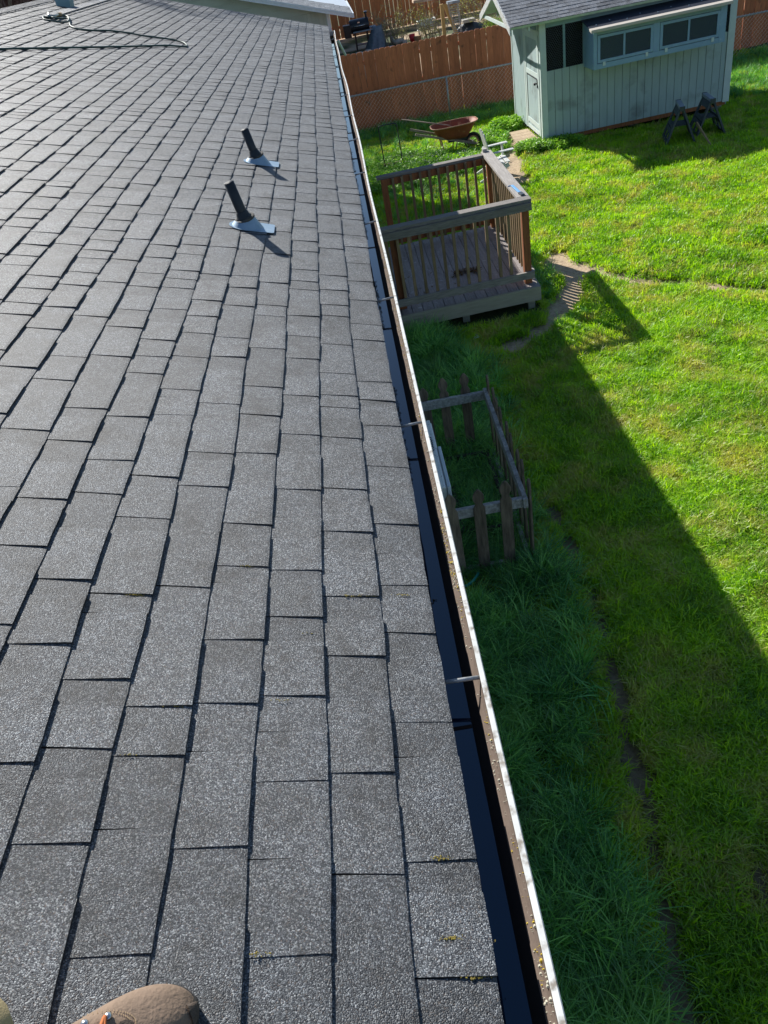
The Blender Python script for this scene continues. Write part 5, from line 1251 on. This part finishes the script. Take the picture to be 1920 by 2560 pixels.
def inview(X, Y, Z, mg=260):
    dx, dy, dz = X, Y, Z-4.234
    z = dx*FWn[0]+dy*FWn[1]+dz*FWn[2]; x = dx*R2n[0]+dy*R2n[1]+dz*R2n[2]; y = dx*U2n[0]+dy*U2n[1]+dz*U2n[2]
    u = 960+F*x/z; v = 1280-F*y/z
    return (z > 0) & (u > -mg) & (u < 1920+mg) & (v > -mg) & (v < 2560+mg)
def pts(n_, x0, x1, y0, y1, dens):
    """random points thinned by dens(X, Y) in 0..1, only where the picture (with a margin) can see them"""
    X = rng.uniform(x0, x1, n_); Y = rng.uniform(y0, y1, n_)
    k_ = inview(X, Y, 0*X+0.05) & (rng.random(n_) < dens(X, Y)); return X[k_], Y[k_]
def rots(n_, tilt=.25): return np.stack([rng.normal(0, tilt, n_), rng.normal(0, tilt, n_), rng.uniform(0, 6.283, n_)], -1)
def emit(name, coll, X, Y, scl, label, cat, tilt=.2, dz=0.0):
    Z = gz(X, Y)+dz; return scatter(name, coll, np.stack([X, Y, Z], -1), rots(len(X), tilt), scl, label, cat)
nod = lambda X, Y: 1-np.clip(dirt(X, Y)*1.5, 0, 1)
under = lambda X, Y: np.where(((X < 2.08) & (Y > 9.2+.075*(X-2)) & (Y < 12.2)) | ((X > X0) & (X < X1) & (Y > 17.3) & (Y < YB)) | ((X > 3.48) & (X < 3.99) & (Y > 17.55) & (Y < 18.6)), 0.0, 1.0)
longm = lambda X, Y: np.clip(1.25-(X-0.15)/(np.clip(0.46+0.075*Y, 0, 0.80)+0.08*np.sin(Y*1.9)), 0, 1)*np.where(Y < 9.3, 1, 0)      # the tall fringe along the house
def near(X, Y): return nod(X, Y)*under(X, Y)*(1-0.88*np.clip((longm(X, Y)-.15)*2, 0, 1))*np.where((X < .84) & (Y > 4.65) & (Y < 6.33), .25, 1)*np.clip(.45+1.2*noise2(X, Y, 4, 31), 0, 1)
X, Y = pts(150000, .1, 6.5, .6, 8.0, near); 
emit('lawn_grass', C_lawn, X, Y, rng.uniform(.7, 1.3, len(X))*(.75+.6*noise2(X, Y, 6, 71)), 'short green lawn grass close to the house', 'grass')
X, Y = pts(190000, .1, 11.5, 8.0, 22.6, lambda X, Y: nod(X, Y)*under(X, Y)*np.clip(.5+noise2(X, Y, 3, 32), 0, 1)*np.where(Y > 14, .55, .8))
emit('far_lawn_grass', C_lawnf, X, Y, rng.uniform(.7, 1.3, len(X))*(.75+.6*noise2(X, Y, 4, 72)), 'short sunlit green lawn around the deck and shed', 'grass')
def longd(X, Y):
    d = longm(X, Y)*np.clip(-.05+1.25*noise2(X, Y, 3.4, 41), 0, 1)
    inside = (X < .82) & (Y > 4.7) & (Y < 6.3); d = np.where(inside, d*.8+.1, d)
    # by the back fence, along the deck and under the shed
    d = np.maximum(d, np.where((Y > 20.4+.5*noise2(X, Y, 1, 43)) & (Y < 22.1), .8, 0)); d = np.maximum(d, np.where((X > 2.1) & (X < 2.55) & (Y > 8.7) & (Y < 11.2), .6, 0))
    d = np.maximum(d, np.where((X > 7.6) & (Y > 17.9) & (Y < 22.0), .8, 0)); d = np.maximum(d, np.where((X < 2.0) & (Y > 12.1) & (Y < 21), .22, 0))
    return d*under(X, Y)*nod(X, Y)*np.where(np.hypot(X-.33, Y-4.42) < .17, 0, 1)
X1_, Y1_ = pts(24000, .1, 1.5, .6, 9.4, longd); X2_, Y2_ = pts(26000, .1, 11.5, .6, 22.1, longd); X = np.concatenate([X1_, X2_]); Y = np.concatenate([Y1_, Y2_])
emit('tall_grass', C_long, X, Y, rng.uniform(.5, 1.05, len(X))*(.7+.6*noise2(X, Y, 3, 44)), 'long unmown dark grass along the house and fence', 'tall grass', .25)
X, Y = pts(60000, .1, 4, .6, 9.4, lambda X, Y: nod(X, Y)*under(X, Y)*np.clip(noise2(X, Y, 3, 51)*1.3-.35-.3*longm(X, Y), 0, 1)*.6)
emit('rough_grass', C_mid, X, Y, rng.uniform(.7, 1.2, len(X)), 'rough ankle-high grass in the shade of the house', 'grass', .3)
def wd_(X, Y):
    d = np.zeros(X.shape)
    for (cx, cy_, r_, a) in ((1.55, 17.2, .75, 1), (2.2, 16.9, .6, .9), (2.95, 18.6, .45, 1), (3.1, 17.8, .25, .6), (3.62, 19.35, .30, 1.2), (3.75, 17.15, .28, 1.2), (4.2, 17.0, .28, 1.0), (4.55, 16.95, .15, .8), (0.9, 16.6, .8, .5), (1.2, 18.0, .7, .45), (3.2, 19.0, .12, .6)):
        d = np.maximum(d, a*np.clip(1.4-np.hypot(X-cx, Y-cy_)/r_, 0, 1))
    return d*.9*under(X, Y)
X, Y = pts(42000, .3, 5, 15.8, 20.2, wd_)
emit('leafy_weeds', C_weed, X, Y, rng.uniform(.7, 1.6, len(X))*(1+.5*(np.hypot(X-3.62, Y-19.35) < .3)), 'bright leafy weeds around the wheelbarrow and shed door', 'weeds', .3)
X, Y = pts(9000, .3, 4.8, 16.2, 20.0, wd_)
emit('weedy_grass', C_long, X, Y, rng.uniform(.5, .95, len(X)), 'upright bright grass among the weeds by the wheelbarrow', 'grass', .25)
# pale flower specks among the weeds
mb = MB()
X, Y = pts(700, .8, 3.0, 16.3, 18.3, wd_)
for a, b_ in zip(X, Y):
    z = rng.uniform(.12, .24); s = rng.uniform(.008, .016); mb.tube([(a, b_, z), (a, b_, z+s*.6)], [s, s*.6], 6)
tag(mb.build('weed_flowers', MAT['concrete']), 'small pale flower heads among the weeds', 'flowers', kind='stuff')

# bare climbing vines with young leaves ---------------------------------
def vine(cx, cy_, z0, H, nst, seed, label, spread=.35, leaves=True):
    r_ = random.Random(seed); t = thing('vine_shrub', label, 'shrub', (cx, cy_, z0), 'young-leaved vines behind the fence')
    mb = MB(); ml = MB()
    for _ in range(nst):
        p = V(cx+r_.gauss(0, spread*.5), cy_+r_.gauss(0, .15), z0); P = [tuple(p)]; d = V(r_.gauss(0, .25), r_.gauss(0, .15), 1)
        hh = H*r_.uniform(.6, 1.1); n_ = 9
        for i in range(n_): p = p+d.normalized()*hh/n_; d = d+V(r_.gauss(0, .22), r_.gauss(0, .15), r_.gauss(-.06, .12)); P.append(tuple(p))
        mb.tube(P, [0.012*(1-.8*i/n_)+.002 for i in range(n_+1)], 4)
        for i in range(2, n_+1):
            for _k in range(r_.randint(2, 5) if leaves else 0):
                q = V(*P[i])+V(r_.gauss(0, .05), r_.gauss(0, .05), r_.gauss(0, .05)); L = r_.uniform(.02, .05); a = r_.uniform(0, 6.28)
                D = V(math.cos(a), math.sin(a), r_.uniform(-.6, .6))*L; S = V(-math.sin(a), math.cos(a), r_.uniform(-.5, .5))*L*.45
                ml.add([q, q+D*.5-S, q+D, q+D*.5+S], [(0, 1, 2, 3)])
            if r_.random() < .5:
                q = V(*P[i]); e = q+V(r_.gauss(0, .16), r_.gauss(0, .1), r_.gauss(0.02, .12)); mb.tube([q, (q+e)/2+V(0, 0, .02), e], [.005, .004, .0015], 3)
    mb.build('stems', 'vine', t); ml.build('leaves', MV, t)
VL = ['leafy vine shrub left of the metal cart, nearest the grill', 'vine shrub with thin stems between the grill and the cart', 'dense vine growing up in front of the metal cart', 'vine climbing beside the upright timber post', 'vine tangle right of the lattice stand', 'thick bare vine tangle next to the shed roof overhang', 'low vine shrub at the foot of the back fence', 'vine shrub behind the parasol canopy']
for i, (a, b_, H, n_) in enumerate(((2.05, 30.4, 1.2, 16), (2.55, 31.2, 1.3, 14), (3.2, 30.2, 1.2, 18), (3.55, 29.8, 1.2, 14), (4.75, 29.9, 1.3, 16), (5.15, 28.9, 1.2, 22), (1.8, 33.5, 1.1, 12), (4.5, 31.8, 1.3, 14))):
    vine(a, b_, .88, H, n_, 100+i, VL[i])
t = thing('green_shrub', 'small bright yellow-green shrub seen under the shed gable', 'shrub', (5.2, 28.6, .9)); ml = MB()
for _ in range(900):
    a = random.gauss(0, .16); b_ = random.gauss(0, .14); z = random.gauss(0, .10); q = V(5.2+a, 28.6+b_, 1.12+z); L = random.uniform(.02, .05); an = random.uniform(0, 6.28)
    D = V(math.cos(an), math.sin(an), random.uniform(-.6, .6))*L; S = V(-math.sin(an), math.cos(an), random.uniform(-.5, .5))*L*.45; ml.add([q, q+D*.5-S, q+D, q+D*.5+S], [(0, 1, 2, 3)])
ml.build('leaves', MW, t); MB().tube([(5.2, 28.6, .88), (5.2, 28.6, 1.15)], .02, 6).build('stem', 'vine', t)

# trees behind the ridge, top left --------------------------------------
def tree(cx, cy_, H, r0, seed, label):
    r_ = random.Random(seed); t = thing('bare_tree', label, 'tree', (cx, cy_, 0), 'bare trees behind the roof ridge')
    mb = MB(); mt_ = MB()
    def grow(p, d, L, rad, lev):
        n_ = 6; P = [p]; 
        for i in range(n_): d = (d+V(r_.gauss(0, .10), r_.gauss(0, .10), r_.gauss(0, .05))).normalized(); P.append(P[-1]+d*L/n_)
        (mb if lev < 2 else mt_).tube(P, [rad*(1-.55*i/n_) for i in range(n_+1)], 8 if lev == 0 else 4)
        if lev < 3:
            for i in range(1, n_+1):
                for _k in range((3, 2, 2)[lev]):
                    if lev == 0 and i < 1: continue
                    dd = (d+V(r_.gauss(0, .8), r_.gauss(0, .8), r_.gauss(.1, .45))).normalized(); grow(P[i], dd, L*r_.uniform(.28, .5), rad*.32, lev+1)
    grow(V(cx, cy_, -.1), V(r_.gauss(0, .04), 0, 1), H, r0, 0)
    mb.build('trunk', 'bark', t, smooth=True); mt_.build('twigs', 'twig', t)
for i, (a, b_, H, r0, lb) in enumerate(((-10.6, 27.5, 8.5, .24, 'thick grey-barked bare tree at the far left behind the roof'), (-9.35, 28.5, 8.0, .17, 'pale leaning bare tree left of centre behind the ridge'), (-8.9, 26.0, 7.5, .20, 'tan-barked bare tree in the middle of the group'), (-7.9, 27.5, 8.0, .12, 'slim bare tree nearest the roof vent'), (-11.6, 31, 9, .25, 'rear bare tree partly hidden at the far left'), (-7.2, 31, 8.5, .16, 'rear bare tree right of the group behind the vent'))):
    tree(a, b_, H, r0, 300+i, lb)
mb = MB(); r_ = random.Random(5)
for _ in range(9000):
    p = V(r_.uniform(-16, -4.5), r_.uniform(32, 36), r_.uniform(0, 7.5)); d = V(r_.gauss(0, .5), r_.gauss(0, .4), r_.gauss(.5, .6)).normalized()*r_.uniform(.4, 1.3); s = V(r_.gauss(0, 1), r_.gauss(0, 1), 0).normalized()*r_.uniform(.01, .05)
    mb.add([p-s, p+s, p+d+s*.3, p+d-s*.3], [(0, 1, 2, 3)])
tag(mb.build('far_thicket', 'twig'), 'dense brown winter thicket behind the bare trees', 'thicket', kind='stuff')
mb = MB()
for _ in range(7000):
    p = V(r_.uniform(-13, -5.5), r_.uniform(23, 30), abs(r_.gauss(3.0, .9))); a = r_.uniform(0, 6.28); L = r_.uniform(.04, .09); D = V(math.cos(a), math.sin(a), r_.uniform(-.5, .5))*L; S = V(-math.sin(a), math.cos(a), r_.uniform(-.5, .5))*L*.4
    mb.add([p, p+D*.5-S, p+D, p+D*.5+S], [(0, 1, 2, 3)])
tag(mb.build('dry_leaves', 'twig'), 'reddish dry leaves clinging to the hedge below the bare trees', 'dry foliage', kind='stuff')
hg = MB().box(-40, -3, 38, 40, -0.1, 9).build('far_hill', 'twig'); tag(hg, kind='structure')
